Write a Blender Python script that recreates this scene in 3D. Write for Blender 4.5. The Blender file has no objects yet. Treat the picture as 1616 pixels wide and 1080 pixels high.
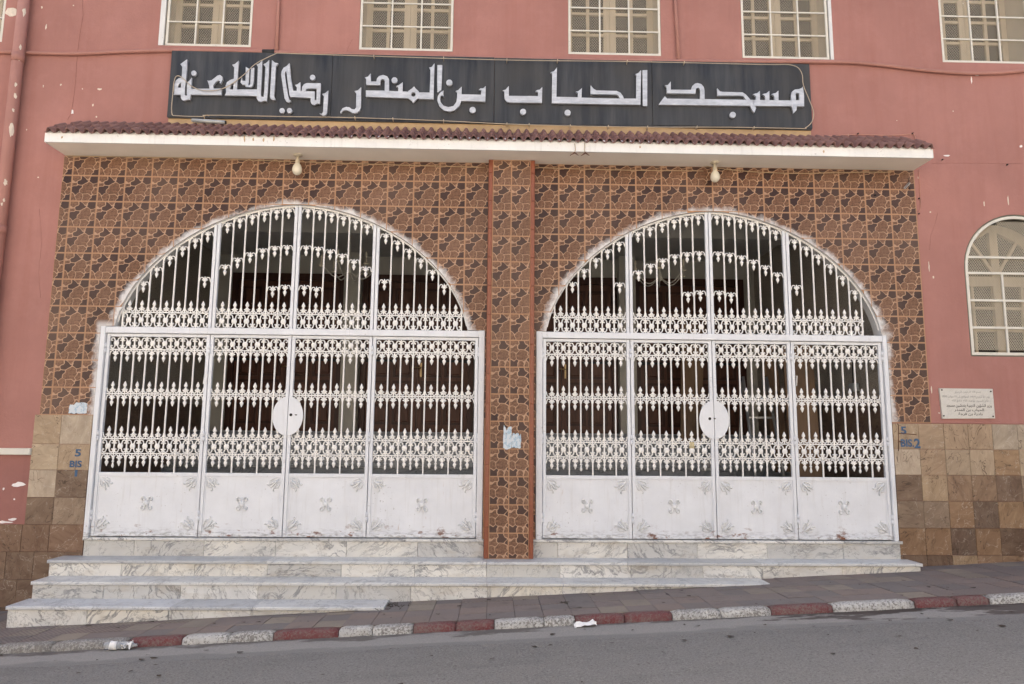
import bpy, math, random
from mathutils import Vector, Matrix
from mathutils.geometry import tessellate_polygon
random.seed(7)
S = bpy.context.scene
COL = S.collection
PI = math.pi

# ------------------------------------------------------------------ camera
YAW, PITCH, ROLL, FPX, DIST, EYE = 0.024924, 0.1364958, 0.0083831, 1150.0, 8.14, 1.0452
fwd = Vector((math.sin(YAW)*math.cos(PITCH), math.cos(YAW)*math.cos(PITCH), math.sin(PITCH)))
r0 = Vector((math.cos(YAW), -math.sin(YAW), 0)); u0 = r0.cross(fwd)
rgt = r0*math.cos(ROLL)+u0*math.sin(ROLL); upv = -r0*math.sin(ROLL)+u0*math.cos(ROLL)
cam = bpy.data.cameras.new('camera'); camo = bpy.data.objects.new('camera', cam); COL.objects.link(camo)
cam.sensor_width = 36; cam.lens = FPX/1616*36; cam.clip_start = .05; cam.clip_end = 400
camo.matrix_world = Matrix(((rgt.x, upv.x, -fwd.x, 0), (rgt.y, upv.y, -fwd.y, -DIST), (rgt.z, upv.z, -fwd.z, EYE), (0, 0, 0, 1)))
S.camera = camo

# ------------------------------------------------------------------ light
SUN_EL, SUN_AZ = math.radians(50), math.radians(-22)      # azimuth clockwise from +Y: behind the roof, upper left; the facade is in open shade
w = bpy.data.worlds.new('World'); S.world = w; w.use_nodes = True
nt = w.node_tree; nt.nodes.clear()
sk = nt.nodes.new('ShaderNodeTexSky'); sk.sky_type = 'NISHITA'; sk.sun_disc = False
sk.sun_elevation = SUN_EL; sk.sun_rotation = SUN_AZ; sk.air_density = 1.0; sk.dust_density = 9.0; sk.ozone_density = 0.0
bg = nt.nodes.new('ShaderNodeBackground'); bg.inputs[1].default_value = 0.15
wo = nt.nodes.new('ShaderNodeOutputWorld')
nt.links.new(sk.outputs[0], bg.inputs[0]); nt.links.new(bg.outputs[0], wo.inputs[0])
sl = bpy.data.lights.new('sun', 'SUN'); sl.energy = 4.5; sl.angle = math.radians(.6); sl.color = (1.0, 0.93, 0.84)
so = bpy.data.objects.new('sun', sl); COL.objects.link(so)
sd = Vector((math.sin(SUN_AZ)*math.cos(SUN_EL), math.cos(SUN_AZ)*math.cos(SUN_EL), math.sin(SUN_EL)))
so.rotation_euler = sd.to_track_quat('Z', 'Y').to_euler(); so.location = (0, -20, 30)
S.view_settings.view_transform = 'Standard'; S.view_settings.look = 'None'
S.view_settings.exposure = 1.42; S.view_settings.gamma = 1.0; S.view_settings.use_curve_mapping = False

# ------------------------------------------------------------------ helpers
def pt(px, py, Y=0.0):
    """where the line of sight through a measured photo point meets the plane y = Y"""
    v = fwd*FPX + rgt*(px-808) + upv*(540-py)
    t = (Y+DIST)/v.y
    return Vector((v.x*t, Y, EYE+v.z*t))

def ground(x, y):
    return -0.504+0.05*x-0.017*y

def link(name, me, mat=None, parent=None):
    o = bpy.data.objects.new(name, me); COL.objects.link(o)
    if mat is not None and me is not None:
        mats = mat if isinstance(mat, (list, tuple)) else [mat]
        if not me.materials:
            for m in mats: me.materials.append(m)
    if parent: o.parent = parent
    return o

def tag(o, label=None, cat=None, group=None, kind=None):
    if label: o['label'] = label
    if cat: o['category'] = cat
    if group: o['group'] = group
    if kind: o['kind'] = kind
    return o

def empty(name, loc=(0, 0, 0), parent=None):
    o = bpy.data.objects.new(name, None); COL.objects.link(o); o.location = loc
    o.empty_display_size = .1
    if parent: o.parent = parent
    return o

class MB:
    def __init__(s): s.v = []; s.f = []; s.m = []; s.cur = 0; s.sm = []
    def face(s, idx, smooth=False): s.f.append(tuple(idx)); s.m.append(s.cur); s.sm.append(smooth)
    def add(s, vs, fs, smooth=False):
        b = len(s.v); s.v += [tuple(x) for x in vs]
        for f in fs: s.face([b+i for i in f], smooth)
    def box(s, x0, x1, y0, y1, z0, z1):
        s.add([(x0,y0,z0),(x1,y0,z0),(x1,y1,z0),(x0,y1,z0),(x0,y0,z1),(x1,y0,z1),(x1,y1,z1),(x0,y1,z1)],
              [(0,3,2,1),(4,5,6,7),(0,1,5,4),(1,2,6,5),(2,3,7,6),(3,0,4,7)])
        return s
    def bbox(s, x0, x1, y0, y1, z0, z1, c=.004):
        """box whose four front (-y) edges are chamfered"""
        s.add([(x0,y0+c,z0),(x1,y0+c,z0),(x1,y0+c,z1),(x0,y0+c,z1),
               (x0+c,y0,z0+c),(x1-c,y0,z0+c),(x1-c,y0,z1-c),(x0+c,y0,z1-c),
               (x0,y1,z0),(x1,y1,z0),(x1,y1,z1),(x0,y1,z1)],
              [(4,5,6,7),(0,1,5,4),(1,2,6,5),(2,3,7,6),(3,0,4,7),(8,9,1,0),(9,10,2,1),(10,11,3,2),(11,8,0,3),(11,10,9,8)])
        return s
    def prism(s, loops, y0, y1, back=True):
        """outline(s) in x,z (first outer, others holes) extruded from y0 (front) to y1"""
        vl = [[Vector((p[0], p[1], 0)) for p in L] for L in loops]
        flat = [p for L in vl for p in L]
        tris = tessellate_polygon(vl)
        n = len(flat); b = len(s.v)
        s.v += [(p.x, y0, p.y) for p in flat] + [(p.x, y1, p.y) for p in flat]
        for t in tris:
            a, c, d = (flat[i] for i in t)
            cr = (c.x-a.x)*(d.y-a.y)-(c.y-a.y)*(d.x-a.x)
            t2 = t if cr > 0 else (t[0], t[2], t[1])
            s.face([b+i for i in t2])
            if back: s.face([b+n+i for i in reversed(t2)])
        k = 0
        for li, L in enumerate(vl):
            m = len(L)
            ar = sum(L[i].x*L[(i+1) % m].y-L[(i+1) % m].x*L[i].y for i in range(m))
            for i in range(m):
                i0, i1 = k+i, k+(i+1) % m
                q = (b+i0, b+n+i0, b+n+i1, b+i1)
                if (ar > 0) != (li == 0): q = q[::-1]
                s.face(q[::-1] if False else q)
            k += m
        return s
    def tube(s, P, r, n=6, cap=True, smooth=True, closed=False):
        P = [Vector(p) for p in P]; b = len(s.v); m = len(P)
        ref = None
        for i, p in enumerate(P):
            if closed: t = P[(i+1) % m]-P[i-1]
            else: t = P[min(i+1, m-1)]-P[max(i-1, 0)]
            t.normalize()
            if ref is None:
                ref = t.orthogonal().normalized()
            else:
                ref = (ref-t*ref.dot(t)).normalized()
            bi = t.cross(ref)
            rr = r[i] if isinstance(r, (list, tuple)) else r
            for k in range(n):
                a = 2*PI*(k+.5)/n
                s.v.append(tuple(p+(ref*math.cos(a)+bi*math.sin(a))*rr))
        for i in range(m if closed else m-1):
            j = (i+1) % m
            for k in range(n):
                k2 = (k+1) % n
                s.face((b+i*n+k, b+i*n+k2, b+j*n+k2, b+j*n+k), smooth)
        if cap and not closed:
            s.face([b+k for k in reversed(range(n))]); s.face([b+(m-1)*n+k for k in range(n)])
        return s
    def lathe(s, prof, cx=0, cy=0, n=8, axis='z', smooth=True):
        b = len(s.v)
        for (h, r) in prof:
            for k in range(n):
                a = 2*PI*k/n
                s.v.append((cx+r*math.cos(a), cy+r*math.sin(a), h))
        for i in range(len(prof)-1):
            for k in range(n):
                k2 = (k+1) % n
                q = (b+i*n+k, b+i*n+k2, b+(i+1)*n+k2, b+(i+1)*n+k)
                s.face(q if prof[i+1][0] > prof[i][0] else q[::-1], smooth)
        q = [b+k for k in range(n)]; e = [b+(len(prof)-1)*n+k for k in range(n)]
        if prof[-1][0] > prof[0][0]: q = q[::-1]
        else: e = e[::-1]
        s.face(q); s.face(e)
        return s
    def mesh(s, name):
        me = bpy.data.meshes.new(name); me.from_pydata(s.v, [], s.f)
        me.polygons.foreach_set('material_index', s.m); me.polygons.foreach_set('use_smooth', s.sm)
        me.update(); return me
    def build(s, name, mat, parent=None, loc=None):
        o = link(name, s.mesh(name), mat, parent)
        if loc: o.location = loc
        return o

# ------------------------------------------------------------------ materials
class NT:
    def __init__(s, name, rough=.6, spec=.5, metal=0.0):
        s.m = bpy.data.materials.new(name); s.m.use_nodes = True; s.t = s.m.node_tree
        s.b = s.t.nodes['Principled BSDF']; s.b.inputs['Roughness'].default_value = rough
        s.b.inputs['Specular IOR Level'].default_value = spec; s.b.inputs['Metallic'].default_value = metal
    def n(s, typ, **kw):
        nd = s.t.nodes.new('ShaderNode'+typ)
        for k, v in kw.items():
            if k.startswith('i_'):
                key = k[2:]; key = int(key) if key.isdigit() else key
                s.put(nd.inputs[key], v)
            else: setattr(nd, k, v)
        return nd
    def put(s, inp, v):
        if isinstance(v, bpy.types.NodeSocket): s.t.links.new(v, inp)
        elif isinstance(v, (tuple, list)) and len(v) == 3 and inp.type == 'RGBA': inp.default_value = (*v, 1)
        else: inp.default_value = v
    def math(s, op, a, b=None, clamp=False):
        nd = s.n('Math', operation=op, use_clamp=clamp); s.put(nd.inputs[0], a)
        if b is not None: s.put(nd.inputs[1], b)
        return nd.outputs[0]
    def vmath(s, op, a, b=None):
        nd = s.n('VectorMath', operation=op); s.put(nd.inputs[0], a)
        if b is not None: s.put(nd.inputs[1], b)
        return nd.outputs[0]
    def mix(s, f, a, b, mode='MIX'):
        nd = s.n('Mix', data_type='RGBA', blend_type=mode); s.put(nd.inputs[0], f); s.put(nd.inputs[6], a); s.put(nd.inputs[7], b)
        return nd.outputs[2]
    def ramp(s, f, stops, interp='LINEAR'):
        nd = s.n('ValToRGB'); cr = nd.color_ramp; cr.interpolation = interp
        while len(cr.elements) < len(stops): cr.elements.new(.5)
        for e, (p, c) in zip(cr.elements, stops):
            e.position = p; e.color = (c, c, c, 1) if isinstance(c, (int, float)) else (*c, 1)
        s.put(nd.inputs[0], f); return nd.outputs[0]
    def noise(s, vec, scale, detail=4, rough=.55, dist=0.0, out=0):
        nd = s.n('TexNoise'); s.put(nd.inputs['Vector'], vec)
        nd.inputs['Scale'].default_value = scale; nd.inputs['Detail'].default_value = detail
        nd.inputs['Roughness'].default_value = rough; nd.inputs['Distortion'].default_value = dist
        return nd.outputs[out]
    def vor(s, vec, scale, feature='F1', dims='3D', rnd=1.0, out='Distance'):
        nd = s.n('TexVoronoi', feature=feature, voronoi_dimensions=dims); s.put(nd.inputs['Vector'], vec)
        nd.inputs['Scale'].default_value = scale; nd.inputs['Randomness'].default_value = rnd
        return nd.outputs[out]
    @property
    def obj(s): return s.n('TexCoord').outputs['Object']
    @property
    def pos(s): return s.n('NewGeometry').outputs['Position']
    @property
    def rnd(s): return s.n('ObjectInfo').outputs['Random']
    def xyz(s, v):
        nd = s.n('SeparateXYZ'); s.put(nd.inputs[0], v); return nd.outputs
    def comb(s, x, y, z):
        nd = s.n('CombineXYZ'); s.put(nd.inputs[0], x); s.put(nd.inputs[1], y); s.put(nd.inputs[2], z); return nd.outputs[0]
    def scl(s, v, sc):
        nd = s.n('Mapping'); s.put(nd.inputs[0], v); nd.inputs['Scale'].default_value = sc; return nd.outputs[0]
    def bump(s, h, strength=.3, dist=.01):
        nd = s.n('Bump'); nd.inputs['Strength'].default_value = strength; nd.inputs['Distance'].default_value = dist
        s.put(nd.inputs['Height'], h); s.put(s.b.inputs['Normal'], nd.outputs[0])
    def col(s, c): s.put(s.b.inputs['Base Color'], c)
    def rgh(s, v): s.put(s.b.inputs['Roughness'], v)

def flat(name, c, rough=.6, metal=0., var=.06, sc=6.0, spec=.5):
    k = NT(name, rough, spec, metal)
    n = k.noise(k.pos, sc, 5)
    k.col(k.mix(n, tuple(x*(1-var*2) for x in c), tuple(min(1, x*(1+var*2)) for x in c)))
    return k.m

def m_wall(name, c, dark):
    k = NT(name, .78, .25); p = k.pos
    big = k.noise(p, .7, 5, .6); fine = k.noise(p, 40, 3)
    streak = k.noise(k.scl(p, (5, 5, .35)), 1.2, 5, .6)
    base = k.mix(k.ramp(big, [(.35, 0), (.65, 1)]), tuple(x*.88 for x in c), tuple(min(1, x*1.08) for x in c))
    base = k.mix(k.math('MULTIPLY', k.ramp(streak, [(.48, 0), (.72, 1)]), .42), base, dark)
    fade = k.ramp(k.noise(p, 2.6, 6, .7), [(.5, 0), (.78, 1)])
    base = k.mix(k.math('MULTIPLY', fade, .30), base, tuple(min(1, x*1.25+.04) for x in c))
    chip = k.noise(p, 9, 4, .65)
    chip2 = k.noise(p, 1.3, 2)
    mask = k.math('MULTIPLY', k.ramp(chip, [(.755, 0), (.77, 1)]), k.ramp(chip2, [(.5, 0), (.55, 1)]))
    base = k.mix(mask, base, (.62, .5, .42))
    scr = k.noise(k.scl(p, (14, 14, 3)), 2.0, 4, .6)
    base = k.mix(k.math('MULTIPLY', k.ramp(scr, [(.68, 0), (.74, 1)]), .3), base, dark)
    k.col(base)
    h = k.math('ADD', k.math('MULTIPLY', fine, .3), k.math('MULTIPLY', k.noise(p, 7, 4), .7))
    k.bump(h, .55, .014); return k.m

WALL_C = (.375, .180, .152)
M = {}
M['wall'] = m_wall('terracotta_paint', WALL_C, (.31, .13, .105))
M['wall_dark'] = m_wall('dark_red_paint', (.30, .135, .115), (.22, .095, .08))
M['pipe'] = m_wall('painted_pipe', (.40, .20, .165), (.28, .13, .105))

def m_white(name, c=(.78, .78, .775), wear=1.0, rough=.45, rust=False):
    k = NT(name, rough, .4); p = k.pos
    n1 = k.noise(p, 3.0, 6, .65); n2 = k.noise(k.scl(p, (16, 16, 1.2)), 1.5, 5, .6)
    col = k.mix(k.ramp(n1, [(.35, 0), (.7, 1)]), tuple(x*(1-.10*wear) for x in c), c)
    col = k.mix(k.math('MULTIPLY', k.ramp(n2, [(.55, 0), (.75, 1)]), .25*wear), col, (.45, .43, .40))
    sp = k.noise(p, 34, 4, .7)
    dirt = k.math('MULTIPLY', k.ramp(sp, [(.63, 0), (.68, 1)]), k.ramp(k.noise(p, 2.2, 3), [(.48, 0), (.60, 1)]))
    col = k.mix(k.math('MULTIPLY', dirt, .55*wear), col, (.20, .17, .15))
    if rust:
        z = k.xyz(p)[2]
        low = k.ramp(z, [(.02, 1), (.11, 0)])
        grime = k.math('MULTIPLY', low, k.ramp(k.noise(k.scl(p, (9, 9, 30)), 1.6, 5, .7), [(.47, 0), (.62, 1)]))
        col = k.mix(k.math('MULTIPLY', grime, .75), col, (.22, .21, .21))
        rs = k.math('MULTIPLY', k.ramp(z, [(.03, 1), (.17, 0)]), k.ramp(k.noise(k.scl(p, (2.4, 2.4, 5)), 2.0, 6, .7), [(.585, 0), (.63, 1)]))
        col = k.mix(rs, col, (.17, .055, .02))
        rn = k.ramp(k.noise(k.scl(p, (30, 30, 5)), 1.0, 3, .6), [(.70, 0), (.76, 1)])
        col = k.mix(k.math('MULTIPLY', rn, .4), col, (.35, .2, .11))
    k.col(col); k.bump(k.noise(p, 25, 5, .6), .25, .004); return k.m
M['gate'] = m_white('white_gate_enamel', (.76, .78, .81), 1.0, .38, True)
M['iron'] = m_white('white_wrought_iron', (.86, .84, .80), .35, .6)
M['plaster'] = m_white('white_plaster', (.72, .715, .70), 1.3, .8)
M['fascia'] = m_white('white_fascia_paint', (.86, .85, .82), .9, .7)
M['winwhite'] = m_white('window_white_paint', (.70, .67, .59), 1.0, .55)

M['relief'] = m_white('relief_enamel', (.77, .78, .78), .6, .5)
# printed stone pattern tile -------------------------------------------------
ARCH = ((-2.262, 1.97), (2.51, 1.93)); ARCH_Z0, ARCH_TOP, SPRING = 2.20, 3.725, 2.29
GATE_X = ((-4.375, -.10), (.472, 4.485))
def arch_z(g, x, grow=0.0):
    xc, a = ARCH[g]; a += grow; d = abs(x-xc)/a
    if d >= 1: return -9
    return ARCH_Z0+(ARCH_TOP+grow-ARCH_Z0)*(1-d**1.8)**(1/1.8)

def m_tile(name, off, rot=0.0, spray=True, sc=13.2):
    k = NT(name, .36, .22)
    o = k.xyz(k.obj)
    v = k.comb(o[0], o[2], 0.0)
    pass
    wv = k.n('TexNoise', noise_dimensions='2D'); k.put(wv.inputs['Vector'], v); wv.inputs['Scale'].default_value = 15; wv.inputs['Detail'].default_value = .3
    dv = k.vmath('SCALE', k.vmath('SUBTRACT', wv.outputs['Color'], (.5, .5, .5))); dv.node.inputs['Scale'].default_value = .06
    vv = k.vmath('MULTIPLY', k.vmath('ADD', v, dv), (1, 1, 0))
    if rot: 
        o2 = k.xyz(vv); vv = k.comb(k.math('SUBTRACT', .2995, o2[1]), o2[0], 0.0)
    seeds = [(.15, .9, 0, 0), (.42, .76, 1, .014), (.62, .98, 0, -.004), (.86, .84, 1, .016), (.11, .67, 0, -.012), (.2, .46, 1, .018), (.60, .46, 0, .035), (.93, .62, 0, -.01),
             (.93, .42, 0, 0), (.07, .14, 0, 0), (.32, .17, 0, .0), (.6, .13, 0, .0), (.88, .13, 1, .006)]
    m1 = m2 = dk = lt = None
    for (sx, sz, isd, wt) in seeds:
        d_ = k.n('VectorMath', operation='DISTANCE'); k.put(d_.inputs[0], vv); d_.inputs[1].default_value = (sx*.2995, sz*.3028, 0)
        d_ = k.math('SUBTRACT', d_.outputs['Value'], wt)
        if m1 is None: m1 = d_; m2 = k.math('ADD', d_, 9.0)
        else: m2 = k.math('MINIMUM', m2, k.math('MAXIMUM', m1, d_)); m1 = k.math('MINIMUM', m1, d_)
        if isd: dk = d_ if dk is None else k.math('MINIMUM', dk, d_)
        else: lt = d_ if lt is None else k.math('MINIMUM', lt, d_)
    edge = k.math('SUBTRACT', m2, m1)
    isdark = k.math('LESS_THAN', dk, lt)
    edge = k.math('MULTIPLY', edge, 8.0)
    bx = k.math('MINIMUM', k.math('MINIMUM', o[0], k.math('SUBTRACT', .2995, o[0])), k.math('MINIMUM', o[2], k.math('SUBTRACT', .3028, o[2])))
    border = k.ramp(bx, [(.0068, 1), (.0088, 0)])
    p = k.pos
    grain = k.noise(k.obj, 130, 5, .7); grain2 = k.noise(k.obj, 45, 4, .6, 1.0)
    mid = k.mix(k.ramp(grain2, [(.35, 0), (.68, 1)]), (.075, .033, .019), (.245, .125, .070))
    drk = k.mix(k.ramp(grain, [(.35, 0), (.7, 1)]), (.020, .009, .008), (.070, .033, .028))
    stone = k.mix(isdark, mid, drk)
    gl = k.math('MAXIMUM', k.ramp(edge, [(.04, 1), (.085, 0)]), border)
    grout = (.44, .275, .175)
    col = k.mix(gl, stone, grout)
    # a tile border of the same tan
    col = k.mix(.0, col, grout)
    tone = k.math('ADD', k.math('MULTIPLY', k.rnd, .16), .92)
    dust = k.noise(p, 1.1, 5, .6)
    col = k.mix(k.math('MULTIPLY', k.ramp(dust, [(.35, 0), (.75, 1)]), .22), col, (.40, .27, .20))
    hs = k.n('HueSaturation'); k.put(hs.inputs['Color'], col); k.put(hs.inputs['Value'], tone); col = hs.outputs[0]
    # white chips where nails and the canopy joint chipped the glaze
    if spray:
        px = k.xyz(p); f = None
        for (xc, a) in ARCH:
            dx = k.math('POWER', k.math('ABSOLUTE', k.math('DIVIDE', k.math('SUBTRACT', px[0], xc), a)), 1.8)
            dz = k.math('POWER', k.math('ABSOLUTE', k.math('DIVIDE', k.math('SUBTRACT', px[2], ARCH_Z0), ARCH_TOP-ARCH_Z0)), 1.8)
            r = k.math('SUBTRACT', k.math('ADD', dx, dz), 1.0)
            r = k.math('ADD', r, k.math('MULTIPLY', k.math('SUBTRACT', k.noise(p, 4, 6, .75), .5), -.30))
            q = k.ramp(r, [(.0, 1), (.018, .7), (.075, 0)])
            f = q if f is None else k.math('MAXIMUM', f, q)
        up = k.ramp(k.math('DIVIDE', px[2], 5.0), [(2.18/5, 0), (2.28/5, 1)])
        f = k.math('MULTIPLY', f, up)
        for xe, sg in ((GATE_X[0][0], -1), (GATE_X[1][1], 1)):
            d = k.math('MULTIPLY', k.math('SUBTRACT', px[0], xe), sg)
            d = k.math('ADD', d, k.math('MULTIPLY', k.math('SUBTRACT', k.noise(p, 7, 5, .7), .5), .22))
            q = k.math('MULTIPLY', k.math('MULTIPLY', k.ramp(d, [(.0, .85), (.06, 0)]), k.math('LESS_THAN', k.math('ABSOLUTE', k.math('SUBTRACT', px[0], xe)), .4)), k.ramp(k.math('DIVIDE', px[2], 5.0), [(2.3/5, 1), (2.36/5, 0)]))
            f = k.math('MAXIMUM', f, q)
        col = k.mix(k.math('MULTIPLY', f, .92), col, (.72, .71, .70))
        chipn = k.math('MULTIPLY', k.ramp(k.noise(p, 16, 3, .6), [(.70, 0), (.715, 1)]), k.ramp(k.math('DIVIDE', px[2], 5.0), [(4.16/5, 0), (4.24/5, 1)]))
        col = k.mix(chipn, col, (.75, .68, .52))
        k.rgh(k.math('ADD', k.math('MULTIPLY', f, .4), .32))
    k.col(col)
    h = k.math('ADD', k.math('MULTIPLY', k.ramp(edge, [(.04, 0), (.25, 1)]), 1.0), k.math('MULTIPLY', grain2, .35))
    k.bump(h, .35, .004); return k.m
M['tile'] = m_tile('stone_print_tile', 0)
M['tile_flip'] = m_tile('stone_print_tile_turned', 0, PI/2, False)
M['grout'] = flat('tan_grout', (.42, .235, .13), .8, var=.05, sc=14)
M['trim'] = flat('terracotta_trim', (.23, .062, .026), .35, var=.12, sc=20)

def m_marble(name, base=(.70, .70, .68), vein=(.20, .205, .215), amt=1.0, stain=.42, rough=.3):
    k = NT(name, rough, .5)
    r = k.math('MULTIPLY', k.rnd, 37.0)
    v = k.vmath('ADD', k.obj, k.comb(r, k.math('MULTIPLY', r, 1.7), k.math('MULTIPLY', r, .6)))
    n = k.n('TexNoise'); k.put(n.inputs['Vector'], v); n.inputs['Scale'].default_value = 1.6; n.inputs['Detail'].default_value = 6
    d = k.vmath('SCALE', k.vmath('SUBTRACT', n.outputs['Color'], (.5, .5, .5))); d.node.inputs['Scale'].default_value = .55
    vv = k.vmath('ADD', v, d)
    ang = k.math('MULTIPLY', k.math('SUBTRACT', k.rnd, .5), 2.6)
    rot = k.n('VectorRotate', rotation_type='Y_AXIS'); k.put(rot.inputs['Vector'], vv); k.put(rot.inputs['Angle'], ang)
    st_ = k.scl(rot.outputs[0], (1, 1, 3.4))
    a = k.noise(st_, 2.6, 6, .58)
    ridge = k.math('ABSOLUTE', k.math('SUBTRACT', a, .5))
    b = k.noise(k.scl(rot.outputs[0], (1, 1, 1.8)), 6.0, 5, .6); ridge2 = k.math('ABSOLUTE', k.math('SUBTRACT', b, .47))
    side = k.ramp(k.noise(rot.outputs[0], 1.9, 2), [(.42, 0), (.55, 1)])
    v1 = k.math('MULTIPLY', k.ramp(ridge, [(.0, 1), (.012, .8), (.034, 0)]), side)
    v2 = k.ramp(ridge2, [(.0, .8), (.013, 0)])
    cloud = k.ramp(k.noise(st_, 1.5, 5, .6), [(.45, 0), (.68, 1)])
    base = tuple(base); ink = tuple(c*.5 for c in vein)
    tint = k.mix(k.rnd, base, tuple(x*y for x, y in zip(base, (1.04, 1.0, .92))))
    r2 = k.math('FRACT', k.math('MULTIPLY', k.rnd, 7.31))
    tint = k.mix(k.ramp(r2, [(.62, 0), (.64, .6), (.9, .6)], 'LINEAR'), tint, tuple(x*.62 for x in base))
    col = k.mix(k.math('MULTIPLY', cloud, .62*amt), tint, tuple((x+y)/2 for x, y in zip(base, vein)))
    col = k.mix(k.math('MULTIPLY', v1, .85*amt), col, vein)
    col = k.mix(k.math('MULTIPLY', v2, .8*amt), col, ink)
    st = k.ramp(k.noise(k.scl(k.pos, (3, 3, 7)), 1.4, 5, .65), [(.52, 0), (.75, 1)])
    col = k.mix(k.math('MULTIPLY', st, stain), col, (.30, .235, .15))
    k.col(col); k.rgh(k.math('ADD', k.math('MULTIPLY', st, .3), rough)); k.bump(k.noise(k.pos, 30, 3), .06, .003); return k.m
M['marble'] = m_marble('white_veined_marble')
M['tread'] = m_marble('tread_marble', (.60, .62, .64), (.30, .31, .33), .8, .25, .38)
M['in_marble'] = m_marble('grey_step_marble', (.44, .47, .50), (.14, .15, .17), .9, .1, .4)

def m_brown():
    k = NT('brown_marble_tile', .36, .22)
    r = k.math('MULTIPLY', k.rnd, 53.0)
    v = k.vmath('ADD', k.obj, k.comb(r, k.math('MULTIPLY', r, 1.3), k.math('MULTIPLY', r, .7)))
    base = k.n('ObjectInfo').outputs['Color']
    ro = k.n('VectorRotate', rotation_type='Y_AXIS'); k.put(ro.inputs['Vector'], v); k.put(ro.inputs['Angle'], k.math('MULTIPLY', k.rnd, 6.2))
    vs_ = k.scl(ro.outputs[0], (1, 1, 2.2))
    c2 = k.ramp(k.noise(vs_, 4, 6, .68, .6), [(.32, 0), (.7, 1)])
    col = k.mix(k.math('MULTIPLY', c2, .85), k.mix(.5, base, (.05, .026, .016)), k.mix(.24, base, (.50, .40, .29)))
    col = k.mix(k.math('MULTIPLY', k.ramp(k.noise(v, 9, 5, .7), [(.45, 0), (.62, 1)]), .45), col, k.mix(.5, base, (.20, .13, .09)))
    rg = k.math('ABSOLUTE', k.math('SUBTRACT', k.noise(vs_, 5, 3, .5, .8), .5))
    gate_ = k.ramp(k.noise(v, 3.2, 2), [(.44, 0), (.56, 1)])
    col = k.mix(k.math('MULTIPLY', k.math('MULTIPLY', k.ramp(rg, [(0, 1), (.014, 0)]), .9), gate_), col, (.05, .03, .02))
    rg2 = k.math('ABSOLUTE', k.math('SUBTRACT', k.noise(ro.outputs[0], 7, 3, .55, .4), .46))
    col = k.mix(k.math('MULTIPLY', k.ramp(rg2, [(0, .45), (.012, 0)]), k.math('SUBTRACT', 1.0, gate_)), col, (.55, .48, .40))
    sp = k.ramp(k.noise(k.scl(k.pos, (1, 1, .35)), 45, 4, .75), [(.62, 0), (.70, 1)])
    col = k.mix(k.math('MULTIPLY', sp, .3), col, (.55, .50, .45))
    k.col(col); k.rgh(k.ramp(c2, [(0, .28), (1, .5)])); k.bump(k.noise(v, 12, 5), .12, .004); return k.m
M['brown'] = m_brown()

def m_sign():
    k = NT('weathered_black_panel', .42, .45); p = k.pos
    st = k.noise(k.scl(p, (7, 7, .6)), 1.5, 6, .62)
    col = k.mix(k.ramp(st, [(.35, 0), (.72, 1)]), (.016, .019, .025), (.066, .068, .072))
    bl = k.noise(p, 1.6, 4)
    col = k.mix(k.math('MULTIPLY', k.ramp(bl, [(.4, 0), (.7, 1)]), .6), col, (.048, .043, .036))
    thin = k.ramp(k.noise(k.scl(p, (30, 30, 1.0)), 2.0, 3), [(.68, 0), (.76, 1)])
    col = k.mix(k.math('MULTIPLY', thin, .35), col, (.16, .16, .16))
    k.col(col); k.rgh(k.ramp(st, [(.3, .35), (.7, .6)])); return k.m
M['sign'] = m_sign()
def m_letter():
    k = NT('worn_aluminium_letter', .42, .5, .35); p = k.pos
    n = k.noise(k.scl(p, (3, 3, 9)), 2.5, 5, .65)
    col = k.mix(k.ramp(n, [(.35, 0), (.7, 1)]), (.44, .455, .48), (.64, .655, .68))
    sc = k.math('MULTIPLY', k.ramp(k.noise(k.scl(p, (12, 12, 22)), 1.8, 5, .7), [(.66, 0), (.69, 1)]), k.ramp(k.noise(p, 2.4, 2), [(.5, 0), (.6, 1)]))
    col = k.mix(k.math('MULTIPLY', sc, .8), col, (.06, .06, .065))
    k.col(col); return k.m
M['letter'] = m_letter()
M['rooftile'] = flat('plum_clay_tile', (.128, .060, .056), .75, var=.22, sc=9)
def m_roof():
    k = NT('plum_clay_roof_tile', .7, .3)
    n = k.noise(k.pos, 12, 5, .65)
    c = k.mix(k.rnd, (.165, .085, .078), (.25, .14, .125))
    c = k.mix(k.math('MULTIPLY', k.ramp(n, [(.45, 0), (.75, 1)]), .5), c, (.23, .15, .13))
    k.col(c); k.bump(n, .3, .004); return k.m
M['rooftile'] = m_roof()
M['soffit'] = flat('soffit_plaster', (.88, .81, .70), .85, var=.05, sc=3)
M['ochre'] = flat('ochre_render', (.50, .35, .20), .9, var=.15, sc=8)

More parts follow.
